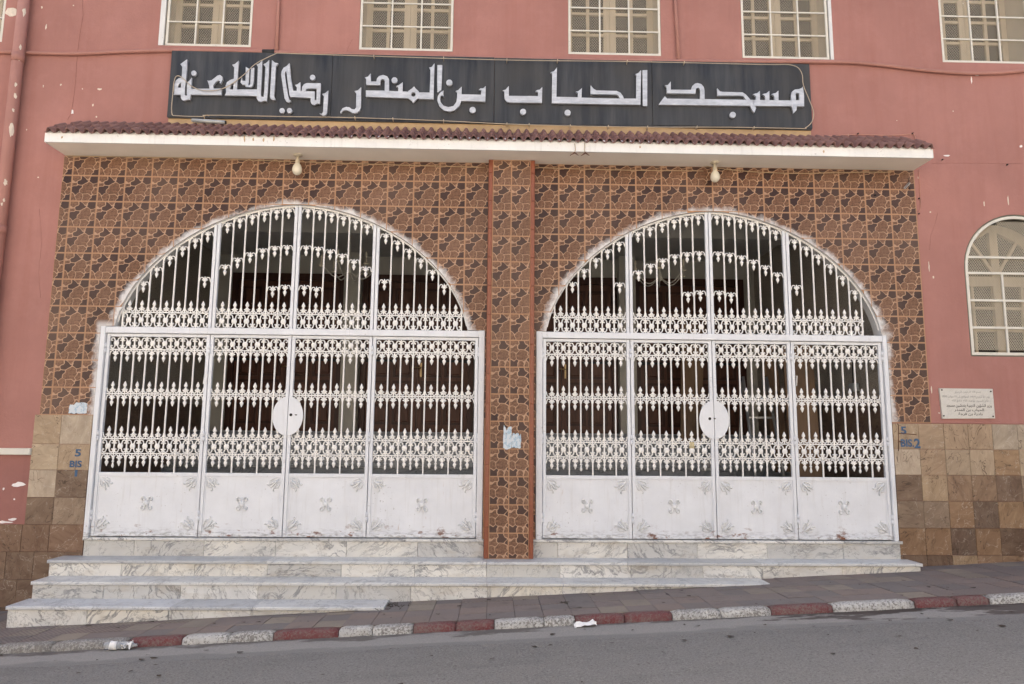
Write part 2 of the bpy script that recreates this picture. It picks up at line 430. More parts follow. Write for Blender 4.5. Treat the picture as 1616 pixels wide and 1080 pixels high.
def m_asphalt():
    k = NT('asphalt', .88, .3); p = k.pos
    n = k.noise(p, 160, 3, .7); b = k.noise(p, .9, 5, .6); m = k.noise(k.scl(p, (1, 4, 4)), 1.0, 4, .6)
    col = k.mix(k.ramp(n, [(.3, 0), (.72, 1)]), (.135, .131, .122), (.285, .278, .26))
    col = k.mix(k.math('MULTIPLY', k.ramp(b, [(.35, 0), (.7, 1)]), .45), col, (.235, .23, .222))
    col = k.mix(k.math('MULTIPLY', k.ramp(m, [(.5, 0), (.75, 1)]), .4), col, (.14, .137, .132))
    crumbs = k.ramp(k.noise(k.scl(p, (3, 7, 7)), 3.2, 4, .7), [(.735, 0), (.75, 1)])
    col = k.mix(k.math('MULTIPLY', crumbs, .8), col, (.045, .042, .04))
    sp1 = k.noise(p, 62, 3, .75)
    col = k.mix(k.math('MULTIPLY', k.ramp(sp1, [(.56, 0), (.66, 1)]), .75), col, (.30, .295, .285))
    col = k.mix(k.math('MULTIPLY', k.ramp(sp1, [(.34, 1), (.44, 0)]), .75), col, (.075, .073, .07))
    k.col(col); k.bump(k.math('ADD', n, k.math('MULTIPLY', k.noise(p, 45, 4), .9)), .9, .008); return k.m
M['asphalt'] = m_asphalt()
def m_gutter():
    k = NT('gutter_concrete', .85, .3); p = k.pos; x = k.xyz(p)
    n = k.noise(p, 70, 4, .7)
    col = k.mix(k.ramp(n, [(.3, 0), (.7, 1)]), (.22, .212, .20), (.33, .318, .295))
    y = k.math('ADD', k.math('MULTIPLY', k.math('ADD', x[1], 1.66), -1.9), k.math('MULTIPLY', k.math('SUBTRACT', k.noise(k.scl(p, (1.1, 3, 1)), 1.6, 6, .65), .5), 1.5))
    wet = k.ramp(y, [(.09, 1), (.20, 0)])
    right = k.ramp(k.math('ADD', k.math('DIVIDE', x[0], 6.0), k.math('MULTIPLY', k.noise(p, 1.2, 3), .3)), [(.42, .65), (.75, 1)])
    col = k.mix(k.math('MULTIPLY', wet, right), col, (.055, .044, .038))
    big = k.ramp(k.math('ADD', k.noise(k.scl(p, (.8, 2.6, 1)), 1.5, 5, .6), k.math('MULTIPLY', k.math('SUBTRACT', x[0], 3.0), .07)), [(.56, 0), (.60, 1)])
    col = k.mix(k.math('MULTIPLY', big, .85), col, (.065, .052, .046))
    ed = k.math('ADD', k.math('MULTIPLY', k.math('ADD', x[1], 1.66), -1.0), k.math('MULTIPLY', k.math('SUBTRACT', k.noise(k.scl(p, (1, 2.2, 1)), 2.2, 7, .68), .5), .34))
    asp = k.mix(k.ramp(k.noise(p, 160, 3, .7), [(.3, 0), (.72, 1)]), (.14, .137, .13), (.27, .264, .25))
    col = k.mix(k.ramp(ed, [(.30, 0), (.36, 1)]), col, asp)
    k.col(col); k.bump(n, .4, .005); return k.m
M['gutter'] = m_gutter()
def m_paver(name, rib):
    k = NT(name, .8, .3); p = k.pos
    base = k.ramp(k.rnd, [(0, (.245, .205, .185)), (.3, (.265, .21, .18)), (.5, (.205, .185, .175)), (.72, (.31, .265, .21)), (.9, (.25, .205, .185))], 'CONSTANT')
    n = k.noise(p, 60, 4, .7); b = k.noise(p, 1.7, 5, .6)
    col = k.mix(k.ramp(n, [(.3, 0), (.75, 1)]), k.mix(.25, base, (.07, .055, .05)), base)
    col = k.mix(k.math('MULTIPLY', k.ramp(b, [(.35, 0), (.7, 1)]), .6), col, (.17, .14, .125))
    col = k.mix(k.math('MULTIPLY', k.ramp(k.noise(p, 5.5, 4, .65), [(.55, 0), (.75, 1)]), .45), col, (.09, .075, .07))
    wv = k.n('TexWave', wave_type='BANDS', bands_direction='DIAGONAL'); k.put(wv.inputs['Vector'], k.obj); wv.inputs['Scale'].default_value = 14
    if rib: col = k.mix(k.math('MULTIPLY', k.ramp(wv.outputs['Fac'], [(.2, 1), (.5, 0)]), .3), col, (.06, .05, .05))
    k.col(col); k.bump(k.math('ADD', k.math('MULTIPLY', n, .5), k.math('MULTIPLY', wv.outputs['Fac'], 1.0 if rib else .0)), .45, .005); return k.m
M['paver'] = m_paver('smooth_cement_paver', False); M['paver_rib'] = m_paver('ribbed_cement_paver', True)
M['joint'] = flat('dirt_joint', (.06, .05, .045), .95, var=.2, sc=20)
def m_kerb(name, c, under, wear):
    k = NT(name, .75, .3); p = k.pos
    n = k.noise(k.scl(p, (1, 1, 1)), 52, 6, .8); b = k.noise(p, 2.1, 3)
    f = k.ramp(k.math('ADD', n, k.math('MULTIPLY', b, .25)), [(wear, 0), (wear+.05, 1)])
    col = k.mix(f, c, under)
    dz = k.ramp(k.noise(p, 11, 4), [(.4, 0), (.75, 1)])
    col = k.mix(k.math('MULTIPLY', dz, .45), col, (.17, .15, .135))
    k.col(col); k.bump(k.noise(p, 30, 5, .7), .8, .012); return k.m
M['kerb_white'] = m_kerb('worn_white_kerb_paint', (.52, .515, .49), (.20, .19, .175), .63)
M['kerb_bare'] = m_kerb('bare_kerb_concrete', (.36, .35, .33), (.19, .18, .165), .58)
M['kerb_red'] = m_kerb('red_kerb_paint', (.15, .042, .044), (.17, .11, .10), .61)
M['wood'] = None
def m_wood(name, a, b, rough=.45):
    k = NT(name, rough, .4); p = k.obj
    n = k.noise(k.scl(p, (9, 9, .9)), 2.5, 6, .6, .6)
    k.col(k.mix(k.ramp(n, [(.3, 0), (.7, 1)]), a, b)); k.bump(n, .1, .003); return k.m
M['wood'] = m_wood('dark_red_wood', (.085, .034, .022), (.15, .062, .038))
M['wood2'] = m_wood('dark_wood_moulding', (.05, .020, .014), (.085, .034, .022))
M['board'] = m_wood('brown_board', (.17, .105, .06), (.23, .145, .085), .6)
M['cream_wood'] = m_wood('cream_window_wood', (.47, .38, .26), (.56, .46, .33), .6)
M['reveal'] = m_white('beige_reveal', (.55, .47, .36), 1.0, .8)
def m_glass():
    k = NT('dark_window_glass', .12, .12); k.col(k.mix(k.noise(k.pos, 4, 4), (.030, .023, .019), (.065, .052, .043))); k.rgh(.35); return k.m
M['glass'] = m_glass()
M['mesh'] = flat('galvanised_wire', (.56, .50, .39), .6, .0, var=.1)
M['in_wall'] = m_white('porch_plaster', (.56, .54, .48), .6, .85)
M['granite'] = (lambda k: (k.col(k.mix(k.ramp(k.noise(k.pos, 50, 4, .75), [(.35, 0), (.65, 1)]), (.22, .19, .16), (.50, .45, .37))), k.bump(k.noise(k.pos, 40, 4), .5, .01), k.m)[-1])(NT('rough_spatter_render', .9))
M['ceil'] = flat('porch_ceiling', (.58, .565, .52), .9, var=.04)
M['black'] = flat('black_iron', (.012, .012, .013), .5)
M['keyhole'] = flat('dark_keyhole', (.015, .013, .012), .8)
M['brass'] = flat('dull_brass', (.42, .30, .16), .35, .8)
M['bulb'] = flat('cream_glass', (.72, .66, .52), .25, var=.05)
M['socket'] = flat('aged_socket', (.55, .48, .36), .6, var=.15, sc=30)
M['cable'] = flat('tan_cable', (.44, .31, .18), .6, var=.15, sc=10)
M['cable_pale'] = flat('pale_cable', (.46, .38, .28), .6, var=.1, sc=10)
M['pink_cable'] = flat('painted_cable', (.52, .26, .20), .6, var=.1, sc=10)
M['grey_tube'] = flat('grey_tube', (.40, .42, .42), .35, .2, var=.08, sc=12)
M['blue'] = flat('blue_stencil_paint', (.045, .10, .19), .7, var=.25, sc=30)
M['rustline'] = flat('brown_paint_line', (.13, .055, .03), .8, var=.3, sc=30)
M['ink'] = flat('black_engraving', (.02, .02, .02), .6, var=.1)
M['ink_faded'] = flat('faded_engraving', (.30, .29, .27), .6, var=.2, sc=60)
M['plaque'] = m_marble('plaque_marble', (.74, .72, .67), (.5, .49, .46), .5, .12, .4)
M['paper'] = flat('white_paper', (.78, .78, .77), .8, var=.05, sc=20)
def m_sticker():
    k = NT('torn_blue_sticker', .7, .3); n = k.noise(k.pos, 26, 4, .6)
    k.col(k.ramp(n, [(.38, (.62, .66, .70)), (.5, (.60, .66, .70)), (.55, (.25, .42, .55)), (.62, (.66, .68, .70)), (.70, (.10, .13, .17))])); return k.m
M['sticker'] = m_sticker()
M['chip'] = flat('bare_plaster', (.68, .60, .50), .9, var=.15, sc=25)
M['chip_white'] = flat('white_undercoat', (.80, .76, .74), .9, var=.06, sc=25)
M['bottle'] = (lambda k: (k.col((.75, .78, .80)), k.put(k.b.inputs['Transmission Weight'], .7), k.m)[-1])(NT('clear_plastic', .18))
M['steel'] = flat('dull_steel', (.42, .42, .41), .4, .6)
M['leaf'] = flat('dry_leaf', (.045, .032, .022), .9, var=.3, sc=30)
M['grey_plastic'] = flat('grey_plastic', (.22, .24, .26), .5)

# ------------------------------------------------------------------ ground, road, gutter, pavement, kerb
def slopebox(mb, x0, x1, y0, y1, top, bottom, c=0.0):
    """box following the hill: top/bottom are offsets from a height function"""
    z = lambda x, y, o: ground(x, y)+o
    if c:
        vs = [(x0,y0,z(x0,y0,bottom)),(x1,y0,z(x1,y0,bottom)),(x1,y1,z(x1,y1,bottom)),(x0,y1,z(x0,y1,bottom)),
              (x0,y0,z(x0,y0,top-c)),(x1,y0,z(x1,y0,top-c)),(x1,y1,z(x1,y1,top)),(x0,y1,z(x0,y1,top)),
              (x0,y0+c,z(x0,y0+c,top)),(x1,y0+c,z(x1,y0+c,top))]
        mb.add(vs, [(0,3,2,1),(0,1,5,4),(4,5,9,8),(8,9,6,7),(2,3,7,6),(1,2,6,9,5),(3,0,4,8,7)])
    else:
        vs = [(x0,y0,z(x0,y0,bottom)),(x1,y0,z(x1,y0,bottom)),(x1,y1,z(x1,y1,bottom)),(x0,y1,z(x0,y1,bottom)),
              (x0,y0,z(x0,y0,top)),(x1,y0,z(x1,y0,top)),(x1,y1,z(x1,y1,top)),(x0,y1,z(x0,y1,top))]
        mb.add(vs, [(0,3,2,1),(4,5,6,7),(0,1,5,4),(1,2,6,5),(2,3,7,6),(3,0,4,7)])
KY0, KY1 = -1.665, -1.55
ROAD = -.083
def sheet(name, x0, x1, y0, y1, off, mat, nx=60, ny=6, f=None):
    mb = MB(); vs = []
    for j in range(ny+1):
        for i in range(nx+1):
            x = x0+(x1-x0)*i/nx; y = y0+(y1-y0)*j/ny
            vs.append((x, y, f(x, y)+off if f else off))
    mb.add(vs, [(j*(nx+1)+i, j*(nx+1)+i+1, (j+1)*(nx+1)+i+1, (j+1)*(nx+1)+i) for j in range(ny) for i in range(nx)])
    return mb.build(name, mat)
roadf = lambda x, y: -.504+.05*x+.017*1.6
tag(sheet('ground', -150, 150, -150, 150, -.30, M['joint'], 2, 2, roadf), kind='structure')
tag(sheet('road', -70, 70, -14, KY0+.02, ROAD+.02, M['asphalt'], 40, 10, roadf), kind='structure')
# far side of the street, unseen behind the camera, added to bounce sunlight back
tag(sheet('light_bounce_pavement', -70, 70, -19.9, -13.9, ROAD+.06, flat('pale_concrete', (.42, .40, .36), .9, var=.08), 2, 2, roadf), kind='structure')
ob = empty('light_bounce_house', (0, -20, -1)); tag(ob, 'unseen pale cream plastered house across the street, added to bounce light on the mosque', 'house')
for i in range(5):
    k = MB().box(-32+13*i, -19.6+13*i, -26, -20, -5, 9.5+(i*37 % 3)).build('wall', flat('cream_house_paint', (.51, .49, .46), .9, var=.05) if i == 0 else bpy.data.materials['cream_house_paint'], ob); k.location = -ob.location
    for j in range(3):
        for z in (1.2, 4.6):
            k = MB().box(-30.5+13*i+j*3.6, -29.2+13*i+j*3.6, -20.02, -19.98, z, z+1.5).build('window', flat('dark_pane', (.05, .05, .05), .2) if (i+j) == 0 and z == 1.2 else bpy.data.materials['dark_pane'], ob); k.location = -ob.location
# gutter: a ragged concrete strip along the kerb
mb = MB(); vs = []; N = 160
for i in range(N+1):
    x = -12+24*i/N
    wv = .62+.03*math.sin(x*1.9)+.02*math.sin(x*5.3+1)+random.uniform(-.008, .008)
    for y, dz in ((KY0+.01, .023), (KY0-.1, .0225), (KY0-wv, .0185)): vs.append((x, y, roadf(x, y)+ROAD+dz))
mb.add(vs, [(i*3+j, i*3+j+1, (i+1)*3+j+1, (i+1)*3+j)[::-1] for i in range(N) for j in range(2)])
tag(mb.build('gutter', M['gutter']), kind='structure')
# pavement bed and pavers
mb = MB(); slopebox(mb, -40, 40, KY1, -.002, -.012, -.28)
pav = tag(mb.build('pavement', M['joint']), kind='structure')
mb = MB(); slopebox(mb, -40, -5.79, KY1, -.002, .0, -.02); slopebox(mb, 6.71, 40, KY1, -.002, .0, -.02)
tag(mb.build('paver_field', M['paver'], pav), kind='stuff')
PW = .25; npav = 0
for j in range(6):
    y1 = -.006-j*.2575; y0 = y1-.2535
    for i in range(50):
        x0 = -5.785+i*PW; x1 = x0+PW-.004
        # hidden below the steps
        if x0 > -4.5 and x1 < 4.5 and y0 > -.29: continue
        if x0 > -4.5 and x1 < 2.6 and y0 > -.60: continue
        if x0 > -4.5 and x1 < -1.05 and y0 > -.93: continue
        mb = MB(); ox = x0; oz = random.uniform(-.002, .003)
        cx = (x0+x1)/2; cy = (y0+y1)/2; cz = ground(cx, cy)
        slopebox(mb, x0, x1, y0, y1, oz, -.02)
        mb.v = [(a-cx, b-cy, c-cz) for a, b, c in mb.v]
        rib = (math.sin(x0*1.3+1.0)+math.sin(j*1.1+x0*.5) > .55) or (x0 > 4.0 and random.random() < .6)
        mb.build('paver', M['paver_rib'] if rib else M['paver'], pav, (cx, cy, cz)); npav += 1
# kerb
kerb = tag(empty('kerb', (0, KY1, ground(0, KY1))), kind='structure')
def kx(px): return pt(px, 985, -1.6).x
segs = [(-330, -180, 'red'), (-180, 0, 'white'), (0, 90, 'bare'), (90, 208, 'bare'), (208, 293, 'red'), (293, 365, 'white'), (365, 435, 'white'), (435, 537, 'red'), (537, 590, 'white'), (590, 653, 'white'),
        (653, 720, 'red'), (720, 780, 'red'), (780, 858, 'white'), (858, 907, 'white'), (907, 984, 'red'), (984, 1059, 'red'), (1059, 1135, 'white'), (1135, 1214, 'white'),
        (1214, 1311, 'red'), (1311, 1440, 'white'), (1440, 1507, 'red'), (1507, 1558, 'red'), (1558, 1640, 'white'), (1640, 1760, 'white'), (1760, 1900, 'red')]
for a, b, c in segs:
    x0, x1 = kx(a)+.003, kx(b)-.003
    n = 7; mb = MB(); P = []
    for i in range(n+1):
        x = x0+(x1-x0)*i/n; e = .010 if i in (0, n) else 0
        j1, j2 = random.uniform(-.005, .005), random.uniform(-.006, .004)
        g = ground(x, KY1)
        P += [(x, KY1-.001, g-.03), (x, KY1-.002, g+.004-e), (x, KY1-.05, g+.008-e+j2), (x, KY0+.020+e, g+.004+j2-e), (x, KY0+.006+j1+e, g-.008+j2), (x, KY0+j1+e*.5, g-.05), (x, KY0-.004+j1, g-.13)]
    F = [(i*7+k, i*7+k+1, (i+1)*7+k+1, (i+1)*7+k) for i in range(n) for k in range(6)]
    mb.add(P, F, True); mb.face([0, 1, 2, 3, 4, 5, 6][::-1]); mb.face([n*7+k for k in range(7)])
    g0 = Vector((0, KY1, ground(0, KY1))); mb.v = [tuple(Vector(v)-g0) for v in mb.v]
    o = mb.build('kerb_stone', M['kerb_'+c], kerb)
    o['label'] = {'red': 'red painted kerb stone', 'white': 'worn white painted kerb stone', 'bare': 'bare speckled kerb stone'}[c]

# ------------------------------------------------------------------ marble steps
steps = empty('marble_steps', (0, -.3, -.5))
tag(steps, 'white veined marble entrance steps spreading along the foot of both gates', 'steps')
def slabs(name, x0, x1, y0, y1, z0, z1, cuts, mat, nose=.006, parent=steps):
    xs = [x0]+[c for c in cuts if x0 < c < x1]+[x1]
    for a, b in zip(xs, xs[1:]):
        cx = (a+b)/2; mb = MB()
        mb.bbox(a-cx+.0012, b-cx-.0012, y0-y0, y1-y0, z0-z0, z1-z0, min(nose, (z1-z0)*.4))
        o = mb.build(name, mat, parent); o.location = Vector((cx, y0, z0))-parent.location
def cutlist(x0, x1, L, ph=0):
    out = []; x = x0+ph
    while x < x1:
        out.append(x+random.uniform(-.02, .02)); x += L
    return out
T1, T2, T3 = -.193, -.351, -.515
slabs('riser_slab', -4.36, -.085, -.012, .10, T1-.02, -.032, [pt(x, 870).x for x in (212, 322, 435, 547, 659)], M['marble'], .003)
slabs('riser_slab', .448, 4.50, -.012, .10, T1-.02, -.032, [pt(x, 870).x for x in (880, 990, 1100, 1210, 1330)], M['marble'], .003)
slabs('tread_slab', -4.37, -.085, -.032, .42, -.031, -.001, [pt(x, 855).x for x in (163, 380, 520, 640)], M['marble'])
slabs('tread_slab', .448, 4.515, -.032, .42, -.031, -.001, [pt(x, 855).x for x in (1020, 1180, 1330)], M['marble'])
slabs('riser_slab', -4.545, 4.545, -.285, .0, -.62, T1-.033, [pt(x, 900, -.3).x for x in (190, 306, 421, 538, 654, 768, 884, 996, 1110, 1205, 1330)], M['marble'], .003)
slabs('tread_slab', -4.56, 4.56, -.31, .0, T1-.032, T1, [pt(x, 885, -.3).x for x in (230, 420, 768, 990, 1200)], M['tread'])
slabs('riser_slab', -4.51, 2.82, -.59, -.29, -.80, T2-.033, [pt(x, 935, -.6).x for x in (162, 284, 406, 530, 648, 769, 887, 1000, 1100)], M['marble'], .003)
slabs('tread_slab', -4.52, 2.82, -.615, -.286, T2-.032, T2, [pt(x, 918, -.6).x for x in (300, 520, 768, 890, 1080)], M['tread'])
slabs('riser_slab', -4.525, -1.04, -.915, -.60, -.95, T3-.033, [pt(x, 970, -.92).x for x in (137, 265, 395, 500)], M['marble'], .003)
slabs('tread_slab', -4.535, -1.01, -.94, -.591, T3-.032, T3, [pt(x, 958, -.92).x for x in (270, 400)], M['tread'])

# ------------------------------------------------------------------ the building
B = empty('mosque_building', (0, .2, -.5))
tag(B, 'terracotta painted two storey mosque front with a tiled twin arched porch', 'mosque')
def bpart(mb, name, mat, label=None, parent=B):
    o = mb.build(name, mat, parent); o.location = -parent.matrix_world.translation if False else -wloc(parent)
    if label: o['label'] = label
    return o
def wloc(o):
    v = Vector(o.location)
    while o.parent: o = o.parent; v = v+Vector(o.location)
    return v
def rect(x0, x1, z0, z1): return [(x0, z0), (x1, z0), (x1, z1), (x0, z1)]
def archloop(g, n=48):
    x0, x1 = GATE_X[g]; xc, a = ARCH[g]
    z = SPRING; d = (1-((z-ARCH_Z0)/(ARCH_TOP-ARCH_Z0))**1.8)**(1/1.8)*a
    L = [(x0, -.04), (x1, -.04), (x1, z)]
    for i in range(n+1):
        t = PI*i/n; xx = xc+d*math.cos(t); L.append((xx, max(z, arch_z(g, xx))))
    L.append((x0, z))
    return L
WIN = [(-7.05, -5.81), (-4.0, -2.915), (-1.646, -.53), (.845, 1.965), (2.945, 4.06), (5.39, 6.50)]
WZ0, WZ1 = 5.645, 7.15
AWX, AWZ0, AWS = (5.455, 6.775), 2.06, 3.09
def awloop(x0, x1, z0, zs, n=24):
    r = (x1-x0)/2; c = (x0+x1)/2
    return [(x0, z0), (x1, z0)]+[(c+r*math.cos(PI*i/n), zs+r*math.sin(PI*i/n)) for i in range(n+1)]
holes = [rect(a, b, WZ0, WZ1) for a, b in WIN]+[archloop(0), archloop(1), awloop(*AWX, AWZ0, AWS)]
mb = MB(); mb.prism([rect(-9.5, 10, -1.4, 8.0)]+holes, 0.0, .15)
bpart(mb, 'wall', M['wall'])
# thin lining of the arch openings (white painted reveal)
for g in (0, 1):
    L = archloop(g); mb = MB()
    inner = [(x, z) for x, z in L]
    n = len(inner)
    xc = ARCH[g][0]
    vs = []
    for (x, z) in inner:
        d = Vector((xc-x, 1.2-z)).normalized()*.004
        vs += [(x+d.x, -.014, z+d.y), (x+d.x, .155, z+d.y)]
    mb.add(vs, [(2*i, 2*i+1, 2*i+3, 2*i+2) for i in range(1, n-1)] + [(2*(n-1), 2*(n-1)+1, 1, 0)])
    bpart(mb, 'arch_lining', M['plaster'])
# building mass behind, leaving the porch hollow
mb = MB()
mb.box(-9.5, 10, .36, 9, 4.9, 8.0); mb.box(-9.5, -5.2, .5, 9, -1.4, 4.9); mb.box(7.2, 10, .5, 9, -1.4, 4.9); mb.box(5.0, 7.2, .95, 9, -1.4, 4.9)
mass = bpart(MB().box(-9.5, 10, 1.3, 9, 4.9, 8.0), 'upper_storey', M['wall'])
bpart(MB().box(-9.5, -5.25, .45, 9, -1.4, 4.88), 'side_block', M['wall'])
bpart(MB().box(5.0, 10, 1.0, 9, -1.4, 4.88), 'side_block', M['wall'])
bpart(MB().box(-9.5, 10, .37, 9.0, 8.01, 8.3), 'roof', M['wall'])
bpart(MB().box(-5.2, 4.98, 4.5, 5.0, -1.4, 4.88), 'rear_wall', M['in_wall'])

# portal backing (tan grout bed) and facade tiles
def void(x):
    for g in (0, 1):
        x0, x1 = GATE_X[g]
        if x0 < x < x1:
            return max(SPRING, arch_z(g, x))
    return None
def cell_mesh(x0, x1, z0, z1, ox, oz, t=.009):
    """tile cut to the arch; coordinates relative to (ox, oz), front at y=0"""
    bps = {x0, x1}
    for g in (0, 1):
        for e in GATE_X[g]:
            if x0 < e < x1: bps.add(e)
        xc, a = ARCH[g]
        d = (1-((SPRING-ARCH_Z0)/(ARCH_TOP-ARCH_Z0))**1.8)**(1/1.8)*a
        for e in (xc-d, xc+d):
            if x0 < e < x1: bps.add(e)
    bps = sorted(bps); runs = []
    for a, b in zip(bps, bps[1:]):
        n = max(1, int((b-a)/.035)); mid = void((a+b)/2)
        if mid is None:
            lo = 1.297 if (b < -4 or a > 4) else 0.0
            cols = [(x, lo) for x in (a, b)]
        else:
            cols = []
            for i in range(n+1):
                x = a+(b-a)*i/n; x_ = min(max(x, a+1e-5), b-1e-5)
                cols.append((x, void(x_) or SPRING))
        cur = []
        for (x, v) in cols:
            lo = max(z0, v)
            if lo >= z1-.003:
                if cur: cur.append((x, z1)); 
                if len(cur) > 1: runs.append(cur)
                cur = []
            else:
                cur.append((x, lo))
        if len(cur) > 1: runs.append(cur)
    if not runs: return None, 0
    area = sum((c2[0]-c1[0])*(z1-(c1[1]+c2[1])/2) for r in runs for c1, c2 in zip(r, r[1:]))
    if area < .0012: return None, 0
    mb = MB()
    for r in runs:
        loop = [(x-ox, z-oz) for x, z in r]
        tops = [(r[-1][0]-ox, z1-oz), (r[0][0]-ox, z1-oz)]
        pts = loop+[q for q in tops if q != loop[-1] and q != loop[0]]
        cl = []
        for q in pts:
            if not cl or (abs(q[0]-cl[-1][0])+abs(q[1]-cl[-1][1])) > 1e-4: cl.append(q)
        if len(cl) >= 3: mb.prism([cl], 0, t)
    full = abs(area-(x1-x0)*(z1-z0)) < 1e-4
    return mb, full
shared_tile = None; ntile = 0
TY = -.016
def place_cell(x0, x1, z0, z1, ox, oz):
    global shared_tile, ntile
    g = .005
    mb, full = cell_mesh(x0+g, x1-g, z0+g, z1-g, ox, oz)
    if mb is None: return
    whole = full and abs((x1-x0)-.3) < .004 and abs((z1-z0)-.3028) < .002
    if whole:
        if shared_tile is None:
            k = MB().bbox(g, .2995-g, 0, .009, g, .3028-g, .003); shared_tile = k.mesh('facade_tile')
        me = shared_tile
        o = link('facade_tile', me, M['tile'], B)
    else:
        o = mb.build('facade_tile', M['tile'], B)
    o.location = Vector((ox, TY, oz))-Vector(B.location); ntile += 1
rows = [4.0245-.3028*k for k in range(10)]
for side in (0, 1):
    if side == 0: xl = [-4.8413+.2995*k for k in range(-1, 17)]; lim = (-4.955, -.082)
    else: xl = [4.931-.3*k for k in range(16, -1, -1)]; lim = (.447, 4.935)
    for k in range(len(xl)-1):
        a, b = xl[k], xl[k+1]; ox = a
        if b < lim[0]+.02 or a > lim[1]-.02: continue
        a, b = max(a, lim[0]), min(b, lim[1])
        zz = [4.262]+rows+[rows[-1]-.3028*i for i in range(1, 6)]
        for z1, z0 in zip(zz, zz[1:]):
            if z1 <= 1.3 and not (-.13 < a or False): continue
            if z1 <= 1.3 and a > .5: continue
            oz = z0 if z1 != 4.262 else 4.0245
            place_cell(a, b, max(z0, -.02), z1, ox, oz)
    # leftover strip next to the pilaster on the left portal, next to it on the right portal
    if side == 0:
        a = xl[-1]
        if a < lim[1]-.01:
            for z1, z0 in zip(zz, zz[1:]): place_cell(a, lim[1], max(z0, -.02), z1, a, z0 if z1 != 4.262 else 4.0245)
    else:
        a = xl[0]
        if a > lim[0]+.01:
            for z1, z0 in zip(zz, zz[1:]): place_cell(lim[0], a, max(z0, -.02), z1, a-.3, z0 if z1 != 4.262 else 4.0245)
# grout bed behind the tiles
mb = MB()
bedL = rect(-4.955, 4.935, 1.297, 4.262)
def clipU(g):
    L = archloop(g, 48); return [(x, max(z, 1.25)) for x, z in L]
outer = [(-4.955, 1.297), (GATE_X[0][0]-.003, 1.297)]+[(GATE_X[0][0]-.003, SPRING)]
for g in (0, 1):
    L = archloop(g, 48)[3:-1][::-1]
    outer += L
    outer += [(GATE_X[g][1]+.003, SPRING)]
    if g == 0: outer += [(GATE_X[0][1]+.003, -.02), (GATE_X[1][0]-.003, -.02), (GATE_X[1][0]-.003, SPRING)]
outer += [(GATE_X[1][1]+.003, 1.297), (4.935, 1.297), (4.935, 4.262), (-4.955, 4.262)]
mb.prism([outer], -.0125, .004)
bpart(mb, 'tile_bed', M['grout'])

# pilaster between the two gates
P = empty('pilaster', (.18, -.05, -.19), B); P.location = Vector((.18, -.05, -.19))-Vector(B.location)
P['label'] = 'tiled pilaster between the two gates with terracotta edge strips'
bpart(MB().box(-.078, .441, -.1145, .0, -.19, 4.262), 'core', M['grout'], parent=P)
pr = [3.9556-.2985*k for k in range(14)]
pz = [4.262]+pr+[-.188]
gp = .005
for k, (z1, z0) in enumerate(zip(pz, pz[1:])):
    for (a, b) in ((-.034, .177), (.177, .397)):
        top = z1 > 4.2; bottom = z0 < -.18
        oz = 3.9556 if top else z1-.2985
        mb = MB().bbox(a+gp-a, b-gp-a, 0, .010, z0+gp-oz, z1-gp-oz, .0025)
        o = mb.build('pilaster_tile', M['tile'] if k < 7 else M['tile_flip'], P)
        o.location = Vector((a, -.118, oz))-wloc(P)
zt = -.188
while zt < 4.25:
    z1 = min(zt+.33, 4.262)
    for (a, b) in ((-.082, -.036), (.3995, .4455)):
        mb = MB().bbox(a, b, -.1235, -.107, zt+.001, z1-.001, .004)
        o = bpart(mb, 'edge_strip', M['trim'], parent=P)
    zt = z1
for (a, b) in ((-.0845, -.0795), (.4425, .4475)):
    bpart(MB().box(a, b, -.105, -.018, -.19, 4.26), 'side_facing', M['trim'], parent=P)

# brown marble cladding, every slab its own tile
PALE = [(.56, .44, .30), (.48, .35, .22), (.60, .50, .38), (.42, .29, .18), (.50, .42, .32)]
MIDB = [(.26, .155, .09), (.36, .215, .105), (.17, .105, .07), (.30, .22, .155), (.13, .075, .05), (.46, .33, .20), (.52, .40, .27)]
DARK = [(.105, .058, .036), (.14, .075, .045), (.085, .052, .038), (.30, .17, .085), (.11, .075, .06)]
RB = random.Random(21)
def clad(x0, x1, z0, z1, pal=MIDB):
    ox, oz = (x0+x1)/2, (z0+z1)/2; g = .0015
    o = MB().bbox(x0-ox+g, x1-ox-g, 0, .013, z0-oz+g, z1-oz-g, .002).build('cladding_tile', M['brown'], B)
    cc_ = RB.choice(pal); mm_ = [sum(q[i] for q in pal)/len(pal) for i in range(3)]; ff_ = RB.uniform(.9, 1.1)
    o.color = (*[(c*.82+m*.18)*ff_ for c, m in zip(cc_, mm_)], 1)
    o.location = Vector((ox, -.016+random.uniform(-.0015, .0015), oz))-Vector(B.location)
zr = [1.290, 1.005, .720, .435, .143, -.148, -.44]
xr = [4.487, 4.779, 5.066, 5.343, 5.620, 5.909, 6.19, 6.48, 6.77]
for j in range(6):
    for i in range(8):
        clad(xr[i], xr[i+1], zr[j+1], zr[j], [PALE, PALE+MIDB, MIDB, MIDB+DARK, DARK, DARK+MIDB][j])
bpart(MB().box(6.772, 10, -.017, 0, -.7, 1.29), 'plinth', M['brown']).color = (.16, .10, .07, 1)
zl = [1.300, .984, .7055, .416, .129, -.155, -.44, -.725, -1.02]
xs_up = [-5.003, -4.712, -4.378]
for j in range(4):
    for i in range(2): clad(xs_up[i], xs_up[i+1], zl[j+1], zl[j], [PALE, PALE, PALE+MIDB, MIDB][j])
xlow = [-6.19, -5.90, -5.61, -5.32, -5.02, -4.73, -4.362]
